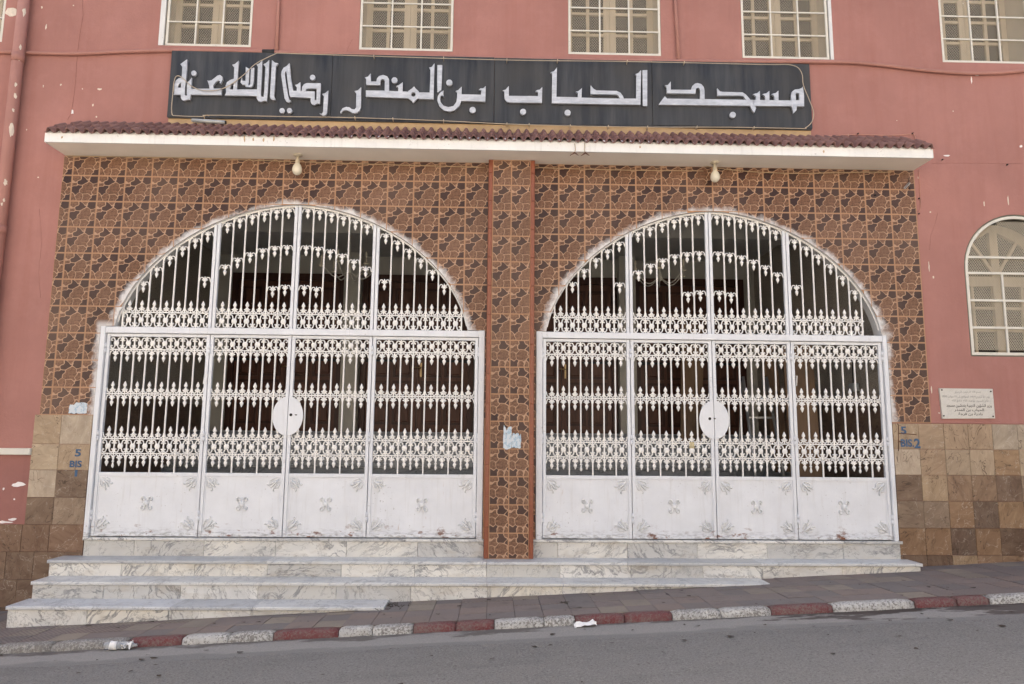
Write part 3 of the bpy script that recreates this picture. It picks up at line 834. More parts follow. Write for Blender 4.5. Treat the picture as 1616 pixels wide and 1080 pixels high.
for j in range(4, 8):
    off = .14 if j % 2 else 0
    xx = [x-(off if 0 < i < len(xlow)-1 else 0) for i, x in enumerate(xlow)]
    for i in range(len(xx)-1): clad(xx[i], xx[i+1], zl[j+1], zl[j], [[(.25, .14, .085), (.21, .115, .07), (.27, .165, .11)], [(.19, .115, .075), (.09, .058, .045), (.15, .09, .06)], [(.13, .078, .055), (.16, .10, .07)], [(.12, .07, .05), (.10, .06, .045)]][j-4])
bpart(MB().box(-9.5, -6.192, -.017, 0, -1.1, .129), 'plinth', M['brown']).color = (.16, .10, .07, 1)
bpart(MB().box(-9.5, -5.006, -.006, 0, .131, .862), 'paint_panel', M['wall_dark'], 'darker red painted panel below the sill at the left edge')
bpart(MB().bbox(-9.5, -4.998, -.045, 0, .864, .935, .006), 'sill', M['winwhite'], 'white stone sill at the left edge')
bpart(MB().bbox(6.2-1.72, 10, -.010, 0, 1.293, 1.312, .004), 'render_edge', M['wall'])

# bare patches where paint has flaked
def blob(cx, cz, w, h, seed, y=-.0015, n=11):
    rr = random.Random(seed); L = []
    for i in range(n):
        a = 2*PI*i/n; k = rr.uniform(.55, 1.15); L.append((cx+w/2*k*math.cos(a), cz+h/2*k*math.sin(a)))
    return L
patches = [(17, 19, 20, 20, 'chip'), (36, 20, 6, 16, 'chip'), (157, 141, 7, 4, 'chip'), (114, 177, 5, 9, 'chip_white'), (73, 42, 3, 12, 'chip'), (66, 12, 3, 4, 'chip'), (96, 134, 3, 4, 'chip'), (116, 9, 3, 3, 'chip'),
           (42, 205, 2, 3, 'chip'), (8, 308, 4, 6, 'chip'), (1520, 6, 3, 3, 'chip'), (1494, 246, 14, 3, 'chip_white'), (1611, 231, 6, 5, 'chip_white'), (1533, 127, 3, 14, 'chip_white'), (1542, 119, 7, 3, 'chip_white'), (1466, 420, 2, 18, 'chip'), (1473, 438, 3, 6, 'chip'),
           (1591, 318, 2, 20, 'chip'), (1553, 322, 2, 12, 'chip'), (1470, 616, 2, 16, 'chip'), (30, 765, 20, 8, 'chip_white'), (21, 820, 14, 5, 'chip_white'), (6, 824, 26, 4, 'chip_white'), (6, 772, 3, 5, 'chip_white'), (23, 788, 3, 3, 'chip_white'), (1448, 664, 5, 2, 'chip_white'),
           (1482, 652, 3, 3, 'chip'), (1468, 335, 3, 3, 'chip'), (1453, 487, 3, 20, 'chip')]
rp = random.Random(5)
for _ in range(16):
    patches.append((rp.choice([rp.uniform(60, 240), rp.uniform(1290, 1600)]), rp.uniform(110, 330), rp.uniform(1.2, 3), rp.uniform(1.5, 6), 'chip'))
for i, (x, y, w_, h_, m_) in enumerate(patches):
    c = pt(x, y); s = 1/141
    yy = -.0075 if (y > 700 and x < 60) else -.0018
    mb = MB(); mb.prism([blob(c.x, c.z, w_*s, h_*s, i)], yy, 0.0, back=False)
    bpart(mb, 'bare_patch', M[m_])
# hairline crack at the left
cr = [pt(x, y, -.0012) for x, y in ((130, 0), (131, 25), (126, 55), (122, 85), (120, 120), (117, 150), (112, 180), (106, 190))]
bpart(MB().tube(cr, .0022, 4), 'crack', M['wall_dark'])
for L in (((1616, 259), (1560, 258), (1500, 257.5), (1470, 258)), ((556, 62), (550, 74), (546, 88)), ((1480, 336), (1476, 352), (1469, 372), (1467, 395)), ((62, 330), (66, 380), (61, 430), (64, 470))):
    bpart(MB().tube([pt(x, y, -.0008) for x, y in L], .0016, 4), 'crack', M['wall_dark'])

# ---------------- canopy
C = empty('canopy', (0, -.2, 4.26), B); C.location = Vector((0, -.2, 4.26))-Vector(B.location)
C['label'] = 'white edged canopy over both gates covered with small plum clay tiles'
CX0, CX1, CYF, CZ0, CZ1 = -4.95, 4.935, -.40, 4.267, 4.365
bpart(MB().box(CX0+.004, CX1-.004, CYF+.02, 0, CZ0-.003, CZ0+.02), 'soffit', M['soffit'], parent=C)
mb = MB()     # fascia with slightly uneven lower lip
mb.add([(CX0, CYF, CZ0-.006), (CX1, CYF, CZ0-.006), (CX1, CYF, CZ1), (CX0, CYF, CZ1), (CX0, CYF+.02, CZ0-.006), (CX1, CYF+.02, CZ0-.006), (CX1, 0, CZ0), (CX0, 0, CZ0), (CX1, 0, CZ1), (CX0, 0, CZ1)],
       [(0, 1, 2, 3), (0, 4, 5, 1), (3, 2, 8, 9), (1, 5, 6, 8, 2), (0, 3, 9, 7, 4)])
bpart(mb, 'fascia', M['fascia'], parent=C)
mb = MB()
mb.add([(CX0+.01, CYF+.012, CZ1-.004), (CX1-.01, CYF+.012, CZ1-.004), (CX1-.01, CYF+.02, CZ1+.030), (CX0+.01, CYF+.02, CZ1+.030), (CX0+.05, -.002, 4.635), (CX1-.05, -.002, 4.635), (CX0+.05, -.002, CZ1-.004), (CX1-.05, -.002, CZ1-.004)],
       [(0, 1, 2, 3), (3, 2, 5, 4), (0, 3, 4, 6), (1, 7, 5, 2)])
bpart(mb, 'mortar_bed', M['fascia'], parent=C)
M['drip'] = flat('rust_drip', (.50, .36, .22), .8, var=.2, sc=40)
for i, (px, py, h_) in enumerate(((386, 219, 12), (400, 220, 7), (416, 221, 7), (432, 220, 12), (1010, 232, 5), (1300, 240, 6), (98, 217, 5))):
    c = pt(px, py, CYF); mb = MB(); mb.prism([blob(c.x, c.z, .022, h_/141, 90+i, n=9)], CYF-.0012, CYF+.002, back=False)
    bpart(mb, 'rust_streak', M['drip'], parent=C)
# one clay tile: S profile, 0.1 wide
TW = .1008; TL = .185; slope = math.atan2(.29, .42)
def tile_mesh():
    mb = MB(); n = 16; amp = .027; th = .011
    prof = [(TW*(i/n), amp*math.copysign(abs(math.cos(2*PI*(i/n)-PI))**.65, math.cos(2*PI*(i/n)-PI))+.004) for i in range(n+1)]
    prof = [(x, (z if z > 0 else z*.85)) for x, z in prof]
    vs = []
    for (yl, dz, k) in ((0, 0, 1.0), (TL, -.012, .95)):
        for x, z in prof: vs.append((x-TW/2, yl, z*k+dz+th))
    for x, z in prof: vs.append((x-TW/2, 0, z))
    for x, z in prof: vs.append((x-TW/2, TL, z-.012))
    m = n+1; F = []
    for i in range(n):
        F.append((i, i+1, m+i+1, m+i))
        F.append((2*m+i, 2*m+i+1, i+1, i))
        F.append((3*m+i, 3*m+i+1, 2*m+i+1, 2*m+i))
    mb.add(vs, F, True)
    for i, s_ in enumerate(mb.f):
        if i % 3 == 1: mb.sm[i] = False
    return mb.mesh('roof_tile')
TM = tile_mesh(); ntl = int(round((CX1-CX0-.02)/TW))
for k in range(3):
    yb = CYF-.035+k*.150*math.cos(slope)
    zb = 4.372+k*.150*math.sin(slope)
    for i in range(ntl):
        if k == 2 and i in (0, ntl-1): continue
        x = CX0+.01+TW*(i+.5)
        o = link('roof_tile', TM, M['rooftile'], C)
        o.location = Vector((x, yb+random.uniform(-.003, .003), zb+random.uniform(-.002, .002)))-wloc(C)
        o.rotation_euler = (slope+random.uniform(-.02, .02), random.uniform(-.02, .02), random.uniform(-.02, .02))
bpart(MB().box(-3.80, 3.72, -.03, 0, 4.60, 4.728), 'render_strip', M['ochre'])

# ---------------- windows
def wire(mb, inside, x0, x1, z0, z1, y, step=.0205, w=.0014, asp=1.75):
    """expanded diamond mesh as thin crossed strips, clipped to a shape"""
    H = z1-z0; W = x1-x0; k = asp
    for sgn in (1, -1):
        n0 = int(-H/k/step)-1; n1 = int((W)/step)+int(H/k/step)+2
        for i in range(n0, n1):
            c = x0+i*step if sgn > 0 else x0+i*step
            # line x = c + sgn*(z-z0)/k
            zs = []; N = 2 if inside is None else 40
            if inside is None:
                za, zb = z0, z1
                xa, xb = c, c+sgn*H/k
                # clip to x range
                def clip(xx): return z0+(xx-c)*k*sgn
                lo = max(z0, min(clip(x0), clip(x1))); hi = min(z1, max(clip(x0), clip(x1)))
                if hi-lo < .004: continue
                seg = [(lo, hi)]
            else:
                seg = []; st = None
                for j in range(N+1):
                    z = z0+H*j/N; x = c+sgn*(z-z0)/k
                    if inside(x, z):
                        if st is None: st = z
                        en = z
                    elif st is not None:
                        if en > st: seg.append((st, en))
                        st = None
                if st is not None and en > st: seg.append((st, en))
            for lo, hi in seg:
                xa = c+sgn*(lo-z0)/k; xb = c+sgn*(hi-z0)/k
                b = len(mb.v); yy = y+(.001 if sgn > 0 else -.001)
                mb.v += [(xa-w, yy, lo), (xa+w, yy, lo), (xb+w, yy, hi), (xb-w, yy, hi)]
                mb.face((b, b+1, b+2, b+3))
def make_window(x0, x1, z0, z1, idx):
    W_ = empty('window', ((x0+x1)/2, .1, z0), B); W_.location = Vector(((x0+x1)/2, .1, z0))-Vector(B.location)
    W_['label'] = 'upper window with a white bar grille, wire mesh and cream casements'
    d = .355
    # reveal lining
    mb = MB()
    mb.box(x0, x0+.012, .012, d+.06, z0, z1); mb.box(x1-.012, x1, .012, d+.06, z0, z1); mb.box(x0+.012, x1-.012, .012, d+.06, z0, z0+.012)
    bpart(mb, 'reveal', M['reveal'], parent=W_)
    mb = MB(); f = .03
    gx0, gx1 = x0+.005, x1-.005
    side = x0 < -2.9 and x0 > -5
    if side: gx0 += .075; bpart(MB().box(x0+.002, x0+.06, -.004, .03, z0+.0, z1), 'plaster_edge', M['plaster'], parent=W_)
    if x0 > 2.9 and x0 < 4.5: gx1 -= .05; bpart(MB().box(x1-.04, x1-.002, -.004, .03, z0, z1), 'plaster_edge', M['plaster'], parent=W_)
    y0, y1 = .004, .026
    mb.box(gx0, gx0+.026, y0, y1, z0+.004, z1); mb.box(gx1-.026, gx1, y0, y1, z0+.004, z1); mb.box(gx0+.026, gx1-.026, y0, y1, z0+.004, z0+.030)
    bpart(mb, 'grille_frame', M['winwhite'], parent=W_)
    iw = gx1-gx0-.052
    for k in (1, 2):
        xx = gx0+.026+iw*k/3
        bpart(MB().box(xx-.009, xx+.009, y0+.001, y1-.001, z0+.030, z1), 'grille_bar', M['winwhite'], parent=W_)
    for k in range(1, 5):
        zz = z0+.012+.298*k
        bpart(MB().box(gx0+.026, gx1-.026, y0+.003, y1-.004, zz-.008, zz+.008), 'grille_bar', M['winwhite'], parent=W_)
    mb = MB(); wire(mb, None, gx0+.02, gx1-.02, z0+.02, min(z1, 6.75), .034)
    tag(bpart(mb, 'wire_mesh', M['mesh'], parent=W_), kind='stuff')
    # casements
    a, b = x0+.013, x1-.013; mid = (a+b)/2
    for (p, q) in ((a, mid-.002), (mid+.002, b)):
        mb = MB(); ys, ye = d, d+.045
        mb.box(p, p+.075, ys, ye, z0+.013, z1); mb.box(q-.075, q, ys, ye, z0+.013, z1); mb.box(p+.075, q-.075, ys, ye, z0+.013, z0+.10)
        cm = (p+q)/2
        mb.box(cm-.02, cm+.02, ys+.004, ye-.002, z0+.10, z1)
        for k in range(1, 5): 
            zz = z0+.18+.285*k
            mb.box(p+.075, cm-.02, ys+.006, ye-.004, zz-.018, zz+.018); mb.box(cm+.02, q-.075, ys+.006, ye-.004, zz-.018, zz+.018)
        bpart(mb, 'casement', M['cream_wood'], parent=W_)
        for (u, v) in ((p+.075, cm-.02), (cm+.02, q-.075)):
            for k in range(5):
                za = z0+.10+(.08+.285*k+.018 if k else 0); zb = z0+.18+.285*(k+1)-.018
                bpart(MB().box(u, v, d+.03, d+.034, za, zb), 'pane', M['glass'], parent=W_)
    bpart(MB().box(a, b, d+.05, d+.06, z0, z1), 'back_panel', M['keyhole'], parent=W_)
    bpart(MB().box(x0+.012, x1-.012, .03, d+.06, z1-.012, z1), 'reveal', M['reveal'], parent=W_)
for i, (a, b) in enumerate(WIN): make_window(a, b, WZ0, WZ1, i)
# arched window on the right
W_ = empty('arched_window', (6.1, .1, AWZ0), B); W_.location = Vector((6.1, .1, AWZ0))-Vector(B.location)
W_['label'] = 'arched ground floor window with a rusty white grille and wire mesh'
x0, x1 = AWX; cxa = (x0+x1)/2; R_ = (x1-x0)/2
def ringstrip(mb, Lo, Li, y0, y1): mb.prism([Lo, Li], y0, y1)
mb = MB(); mb.prism([awloop(x0+.001, x1-.001, AWZ0+.001, AWS), awloop(x0+.013, x1-.013, AWZ0+.013, AWS)], .004, .45)
bpart(mb, 'reveal', flat('grey_green_reveal', (.14, .13, .10), .85, var=.2), parent=W_)
mb = MB(); mb.prism([awloop(x0+.018, x1-.018, AWZ0+.018, AWS), awloop(x0+.050, x1-.050, AWZ0+.05, AWS)], .006, .03)
bpart(mb, 'grille_frame', M['winwhite'], parent=W_)
def awin(x, z, m=.045):
    if z < AWZ0+m or x < x0+m or x > x1-m: return False
    return z < AWS or (x-cxa)**2+(z-AWS)**2 < (R_-m)**2
hz = [pt(1560, y)[2] for y in (406, 431, 474, 517)]
for k, z in enumerate(hz):
    hw = math.sqrt(max(.01, (R_-.05)**2-max(0, z-AWS)**2))
    bpart(MB().box(cxa-hw, cxa+hw, .009, .027, z-.013, z+.013), 'grille_bar', M['winwhite'], parent=W_)
for k in range(1, 3):
    xx = x0+.03+(x1-x0-.06)*k/3
    bpart(MB().box(xx-.012, xx+.012, .008, .025, AWZ0+.05, hz[1]-.013), 'grille_bar', M['winwhite'], parent=W_)
mb = MB(); wire(mb, awin, x0+.04, x1-.04, AWZ0+.04, AWS+R_-.04, .034, .0205, .0024)
tag(bpart(mb, 'wire_mesh', M['mesh'], parent=W_), kind='stuff')
mb = MB(); d = .40
mb.prism([awloop(x0+.013, x1-.013, AWZ0+.013, AWS), rect(x0+.09, cxa-.05, AWZ0+.10, AWS-.12), rect(cxa+.05, x1-.09, AWZ0+.10, AWS-.12),
          [(cxa+.09-R_, AWS), (cxa-.05, AWS), (cxa-.05, AWS+R_-.1), (cxa-R_*.6, AWS+R_*.55)], [(cxa+.05, AWS), (cxa+R_-.09, AWS), (cxa+R_*.6, AWS+R_*.55), (cxa+.05, AWS+R_-.1)]], d, d+.05)
bpart(mb, 'casement', M['cream_wood'], parent=W_)
for (p0, p1) in (((cxa, AWS), (cxa-.33, AWS+.5)), ((cxa, AWS), (cxa+.33, AWS+.5))):
    a = Vector((p0[0], 0, p0[1])); b = Vector((p1[0], 0, p1[1])); t = (b-a).normalized()*.0; nn = Vector((-(b-a).z, 0, (b-a).x)).normalized()*.018
    bpart(MB().prism([[(a.x-nn.x, a.z-nn.z), (a.x+nn.x, a.z+nn.z), (b.x+nn.x, b.z+nn.z), (b.x-nn.x, b.z-nn.z)][::-1]], d-.006, d+.02), 'glazing_bar', M['cream_wood'], parent=W_)
for (u, v) in ((x0+.09, cxa-.05), (cxa+.05, x1-.09)):
    m_ = (u+v)/2
    bpart(MB().box(m_-.018, m_+.018, d+.002, d+.04, AWZ0+.10, AWS-.12), 'glazing_bar', M['cream_wood'], parent=W_)
    for k in (1, 2):
        zz = AWZ0+.10+(AWS-.22-AWZ0)*k/3
        bpart(MB().box(u, v, d+.004, d+.038, zz-.016, zz+.016), 'glazing_bar', M['cream_wood'], parent=W_)
mb = MB(); mb.prism([awloop(x0+.013, x1-.013, AWZ0+.013, AWS)], d+.052, d+.07)
bpart(mb, 'pane', M['glass'], parent=W_)

# ---------------- porch interior
PX0, PX1, PYB, PZC = -4.78, 4.52, 4.2, 4.20
bpart(MB().box(PX0-.3, PX1+.3, PYB, PYB+.28, -.6, 4.88), 'porch_back_wall', M['in_wall'])
bpart(MB().box(PX0, PX1, .152, PYB-.001, PZC, PZC+.3), 'porch_ceiling', M['ceil'])
bpart(MB().box(PX0-.2, PX0, .152, PYB-.001, 1.6, PZC+.3), 'porch_side_wall', M['granite'])
bpart(MB().box(PX0-.2, PX0+.012, .152, PYB-.001, -.6, 1.598), 'porch_side_wall', M['brown']).color = (.19, .125, .09, 1)
bpart(MB().box(PX1, PX1+.2, .152, PYB-.001, 1.6, PZC+.3), 'porch_side_wall', M['granite'])
bpart(MB().box(PX1-.012, PX1+.2, .152, PYB-.001, -.6, 1.598), 'porch_side_wall', M['brown']).color = (.19, .125, .09, 1)
bpart(MB().box(PX0, PX1, .43, PYB, -.3, -.012), 'porch_floor', M['in_marble'])
bpart(MB().box(-.02, .39, .152, .80, -.01, PZC-.001), 'porch_pier', M['in_wall'])
bpart(MB().box(PX0+.001, PX1-.001, 2.0, 2.3, PZC-.22, PZC-.001), 'ceiling_beam', M['ceil'])
for k in range(7):
    z1 = .17*(k+1)
    y0 = 1.75+.29*k
    o = bpart(MB().box(PX0+.013, PX1-.013, y0, PYB-.001, z1-.17 if k else -.01, z1-.03), 'inner_riser', M['in_marble'])
    o = bpart(MB().bbox(PX0+.014, PX1-.014, y0-.025, PYB-.001 if k == 6 else y0+.30, z1-.0295, z1, .008), 'inner_tread', M['in_marble'])
FL = 1.19
def wood_door(xc, w_=1.9):
    D = empty('wooden_door', (xc, PYB, FL), B); D.location = Vector((xc, PYB, FL))-Vector(B.location)
    D['label'] = 'dark panelled double door at the back of the porch'
    x0, x1, z0, z1 = xc-w_/2, xc+w_/2, FL, 3.865; y = PYB
    mb = MB(); fr = .09
    mb.box(x0, x0+fr, y-.10, y-.001, z0, z1); mb.box(x1-fr, x1, y-.10, y-.001, z0, z1); mb.box(x0+fr, x1-fr, y-.10, y-.001, z1-.12, z1)
    bpart(mb, 'door_frame', M['wood2'], parent=D)
    for (a, b) in ((x0+fr+.004, xc-.004), (xc+.004, x1-fr-.004)):
        bpart(MB().box(a, b, y-.055, y-.01, z0+.01, z1-.124), 'door_leaf', M['wood'], parent=D)
        n = 2; pw = (b-a-.10)/n
        zz = z0+.10; rowsn = 6; ph = (z1-.20-zz)/rowsn
        for r in range(rowsn):
            for c in range(n):
                u = a+.05+c*pw+.025; v = u+pw-.05; p = zz+r*ph+.03; q = p+ph-.06
                mb = MB()
                mb.prism([rect(u, v, p, q), rect(u+.04, v-.04, p+.04, q-.04)], y-.073, y-.054)
                bpart(mb, 'moulding', M['wood2'], parent=D)
                bpart(MB().bbox(u+.05, v-.05, y-.068, y-.054, p+.05, q-.05, .012), 'door_panel', M['wood'], parent=D)
    for zz in (z0+.62, z0+1.20, z0+1.95):
        for sg, xe in ((1, x0+fr), (-1, x1-fr)):
            pts = [(xe, zz-.03), (xe+sg*.08, zz-.03), (xe+sg*.09, zz-.05), (xe+sg*.12, zz-.02), (xe+sg*.42, zz-.016), (xe+sg*.44, zz-.04), (xe+sg*.52, zz),
                   (xe+sg*.44, zz+.04), (xe+sg*.42, zz+.016), (xe+sg*.12, zz+.02), (xe+sg*.09, zz+.05), (xe+sg*.08, zz+.03), (xe, zz+.03)]
            if sg < 0: pts = pts[::-1]
            bpart(MB().prism([pts], y-.088, y-.078), 'strap_hinge', M['black'], parent=D)
    hx = xc+.07
    mb = MB(); mb.box(hx-.02, hx+.02, y-.07, y-.056, FL+.93, FL+1.17); mb.tube([(hx, y-.07, FL+1.08), (hx, y-.11, FL+1.08), (hx-.12, y-.11, FL+1.085)], .011, 6)
    bpart(mb, 'door_handle', M['brass'], parent=D)
for xc in (-3.50, -1.29, 1.15, 3.35): wood_door(xc)
for (a, b) in ((-2.53, -2.25), (2.11, 2.39), (-.22, .10)):
    bpart(MB().box(a, b, PYB-.28, PYB-.001, FL, PZC-.001), 'pillar', M['in_wall'])
def chandelier(x, y, z):
    T = empty('chandelier', (x, y, PZC)); 
    tag(T, 'pale chandelier with curved arms hanging behind the %s gate' % ('left' if x < 0 else 'right'), 'chandelier', 'chandeliers hanging in the porch')
    o = MB().tube([(0, 0, 0), (0, 0, z-PZC)], .006, 5).build('stem', M['winwhite'], T)
    o = MB().lathe([(z-PZC-.06, .01), (z-PZC-.03, .05), (z-PZC+.03, .03), (z-PZC+.10, .012)], n=10).build('hub', M['winwhite'], T)
    for k in range(6):
        a = 2*PI*k/6+.3; P_ = []
        for i in range(11):
            t = i/10; r = .03+.36*t; P_.append((r*math.cos(a), r*math.sin(a), z-PZC-.02-.11*math.sin(PI*min(1, t*1.15))+.04*t))
        A = MB().tube(P_, .008, 5).build('arm', M['winwhite'], T)
        e = P_[-1]
        m_ = MB().lathe([(e[2], .012), (e[2]+.02, .05), (e[2]+.03, .012), (e[2]+.13, .012), (e[2]+.14, .022), (e[2]+.20, .004)], n=8)
        m_.v = [(v[0]+e[0], v[1]+e[1], v[2]) for v in m_.v]; m_.build('candle', M['bulb'], A)
chandelier(-2.10, 2.2, 3.48); chandelier(2.40, 2.2, 3.45)
# things kept in the porch on the right
o = empty('stepladder', (3.55, 1.3, 0)); tag(o, 'grey metal stepladder leaning in the dim porch behind the right gate', 'ladder')
for dx in (-.2, .2):
    MB().tube([(dx, -.25, .0), (dx*.8, .35, 1.95)], .022, 5).build('rail', M['steel'], o)
    MB().tube([(dx, .75, .0), (dx*.8, .38, 1.9)], .016, 5).build('rear_leg', M['steel'], o)
for k in range(1, 7):
    t = k/7; MB().box(-.2+.04*t, .2-.04*t, -.25+.6*t-.04, -.25+.6*t+.04, 1.95*t-.012, 1.95*t+.012).build('tread', M['steel'], o)
o = MB().box(-.19, .19, -.02, .02, -1.2, 1.2).build('leaning_board', M['board'], None, (3.88, .95, 1.22)); o.rotation_euler = (-.12, .02, .0)
tag(o, 'tall brown wooden board standing upright behind the right gate', 'board')
for i, (x, y, a) in enumerate(((3.05, 3.2, .06), (3.2, 3.3, .09), (4.1, 2.4, -.05))):
    o = MB().box(-.11, .11, -.015, .015, -.95, .95).build('plank', M['board'], None, (x, y, 2.0 if i < 2 else 1.6)); o.rotation_euler = (-.1, a, 0)
    tag(o, ['brown plank leaning left of the stepladder deep in the porch', 'brown plank leaning directly behind the stepladder in the porch', 'brown plank leaning near the right porch wall'][i], 'plank', 'planks stored in the porch')
o = MB().lathe([(0, .11), (.02, .125), (.36, .15), (.37, .16), (.39, .16)], n=18).build('bucket', M['grey_plastic'], None, (4.03, .85, -.005))
tag(o, 'grey plastic bucket on the porch floor behind the right gate', 'bucket')
o = MB().lathe([(0, .05), (.01, .06), (.30, .06), (.38, .035), (.42, .03), (.44, .03)], n=12).build('white_bottle', M['paper'], None, (3.46, .55, -.005))
o.name = 'jug'; tag(o, 'white plastic jug beside the grey bucket behind the right gate', 'jug')
o = empty('junction_box', (4.48, .75, 1.75)); tag(o, 'grey junction box on the right inner wall of the porch', 'box')
MB().bbox(-.06, .02, -.06, .06, -.05, .05, .01).build('casing', M['grey_tube'], o)
MB().tube([(-.03, 0, .05), (-.02, 0, .9)], .008, 5).build('cable', M['black'], o)

# ------------------------------------------------------------------ the iron gates
GY = .03                         # plane of the gates, a little behind the wall face
KG = (DIST+GY)/DIST
gx = lambda x: x*KG
gz = lambda z: EYE+(z-EYE)*KG
HF = .134; PITCHX = .1355
def finial_mesh():
    p = PITCHX; mb = MB()
    for s in (1, -1):
        A = [(.49, -.064), (.46, -.052), (.42, -.026), (.34, -.011), (.24, -.008), (.15, -.016), (.12, -.034), (.19, -.043), (.25, -.035)]
        mb.tube([(s*x*p, 0, z) for x, z in A], [.006, .0072, .0072, .0072, .007, .0065, .0065, .0065, .007], 5)
        mb.tube([(s*.004, 0, -.044), (s*.018, 0, -.040), (s*.026, 0, -.030)], [.007, .006, .003], 5)
    mb.lathe([(0.002, .005), (-.012, .008), (-.022, .015), (-.036, .010), (-.045, .015), (-.050, .0195), (-.056, .0195), (-.061, .010), (-.069, .010), (-.076, .017), (-.086, .0215), (-.097, .019), (-.112, .012), (-.126, .005), (-.134, .001)], n=7)
    mb.v = [(x, y*.7, z) for x, y, z in mb.v]
    return mb.mesh('spear_finial')
def scroll_mesh(h):
    p = PITCHX; mb = MB()
    A = [(.30, .75), (.36, .70), (.425, .76), (.42, .88), (.33, .95), (.21, .93), (.14, .83), (.11, .68), (.10, .5), (.11, .32), (.14, .17), (.21, .07), (.33, .05), (.42, .12), (.425, .24), (.36, .30), (.30, .25)]
    for s in (1, -1): mb.tube([(s*x*p, 0, z*h) for x, z in A], .0078, 5)
    prof = [(-.030, .001), (-.027, .013), (-.020, .026), (-.007, .0305), (.007, .0305), (.020, .026), (.027, .013), (.030, .001)]
    b = len(mb.v); mb.lathe([(h/2+a*1.05, r) for a, r in prof], n=9)
    for i in range(b, len(mb.v)):
        x, y, z = mb.v[i]; mb.v[i] = (x, y*.4, z)
    return mb.mesh('scroll_ornament')
def baluster_mesh():
    return MB().lathe([(0, .0075), (-.06, .0075), (-.075, .008), (-.080, .015), (-.088, .015), (-.094, .009), (-.110, .009), (-.125, .014), (-.140, .014), (-.150, .009), (-.158, .002)], n=7).mesh('baluster_drop')
def cornerleaf_mesh():
    mb = MB()
    mb.tube([(.01, 0, .01), (.035, 0, .035), (.06, 0, .06), (.085, 0, .085)], [.007, .012, .010, .002], 5)
    for s in (0, 1):
        for P_ in ([(.0, .03), (.004, .06), (.018, .085), (.038, .085), (.046, .068), (.036, .058), (.028, .066)], [(.03, .05), (.05, .085), (.06, .105), (.05, .115)]):
            mb.tube([((a if s else b), 0, (b if s else a)) for a, b in P_], .006, 5)
    mb.lathe([(.02, .002), (.03, .012), (.045, .014), (.055, .004)], cx=.038, n=6)
    for i, (x, y, z) in enumerate(mb.v): mb.v[i] = (x, y*.8, z)
    return mb.mesh('corner_leaf')
FM = finial_mesh(); H1 = .142*KG; H3 = .160*KG; HU = .172*KG
SM1, SM3, SMU = scroll_mesh(H1-.012), scroll_mesh(H3-.014), scroll_mesh(HU-.012)
BM = baluster_mesh(); CM = cornerleaf_mesh(); XM = scroll_mesh(.155)
def inst(name, me, parent, loc, rot=None, scale=None, mat=None):
    o = link(name, me, mat or M['iron'], parent); o.location = Vector(loc)-wloc(parent)
    if rot: o.rotation_euler = rot
    if scale: o.scale = scale
    return o
def vbar(parent, x, z0, z1, r=.0072, name='bar'):
    o = MB().bbox(-.0078, .0078, -.008, .008, 0, z1-z0, .0035).build(name, M['iron'], parent)
    o.location = Vector((x, GY, z0))-wloc(parent); return o
zTopF, zTop, zR1, zR2, zR3, zR4, zP1, zP0, zB = [gz(v) for v in (2.205, 2.172, 2.029, 1.5385, 1.048, .8875, .687, .647, .012)]
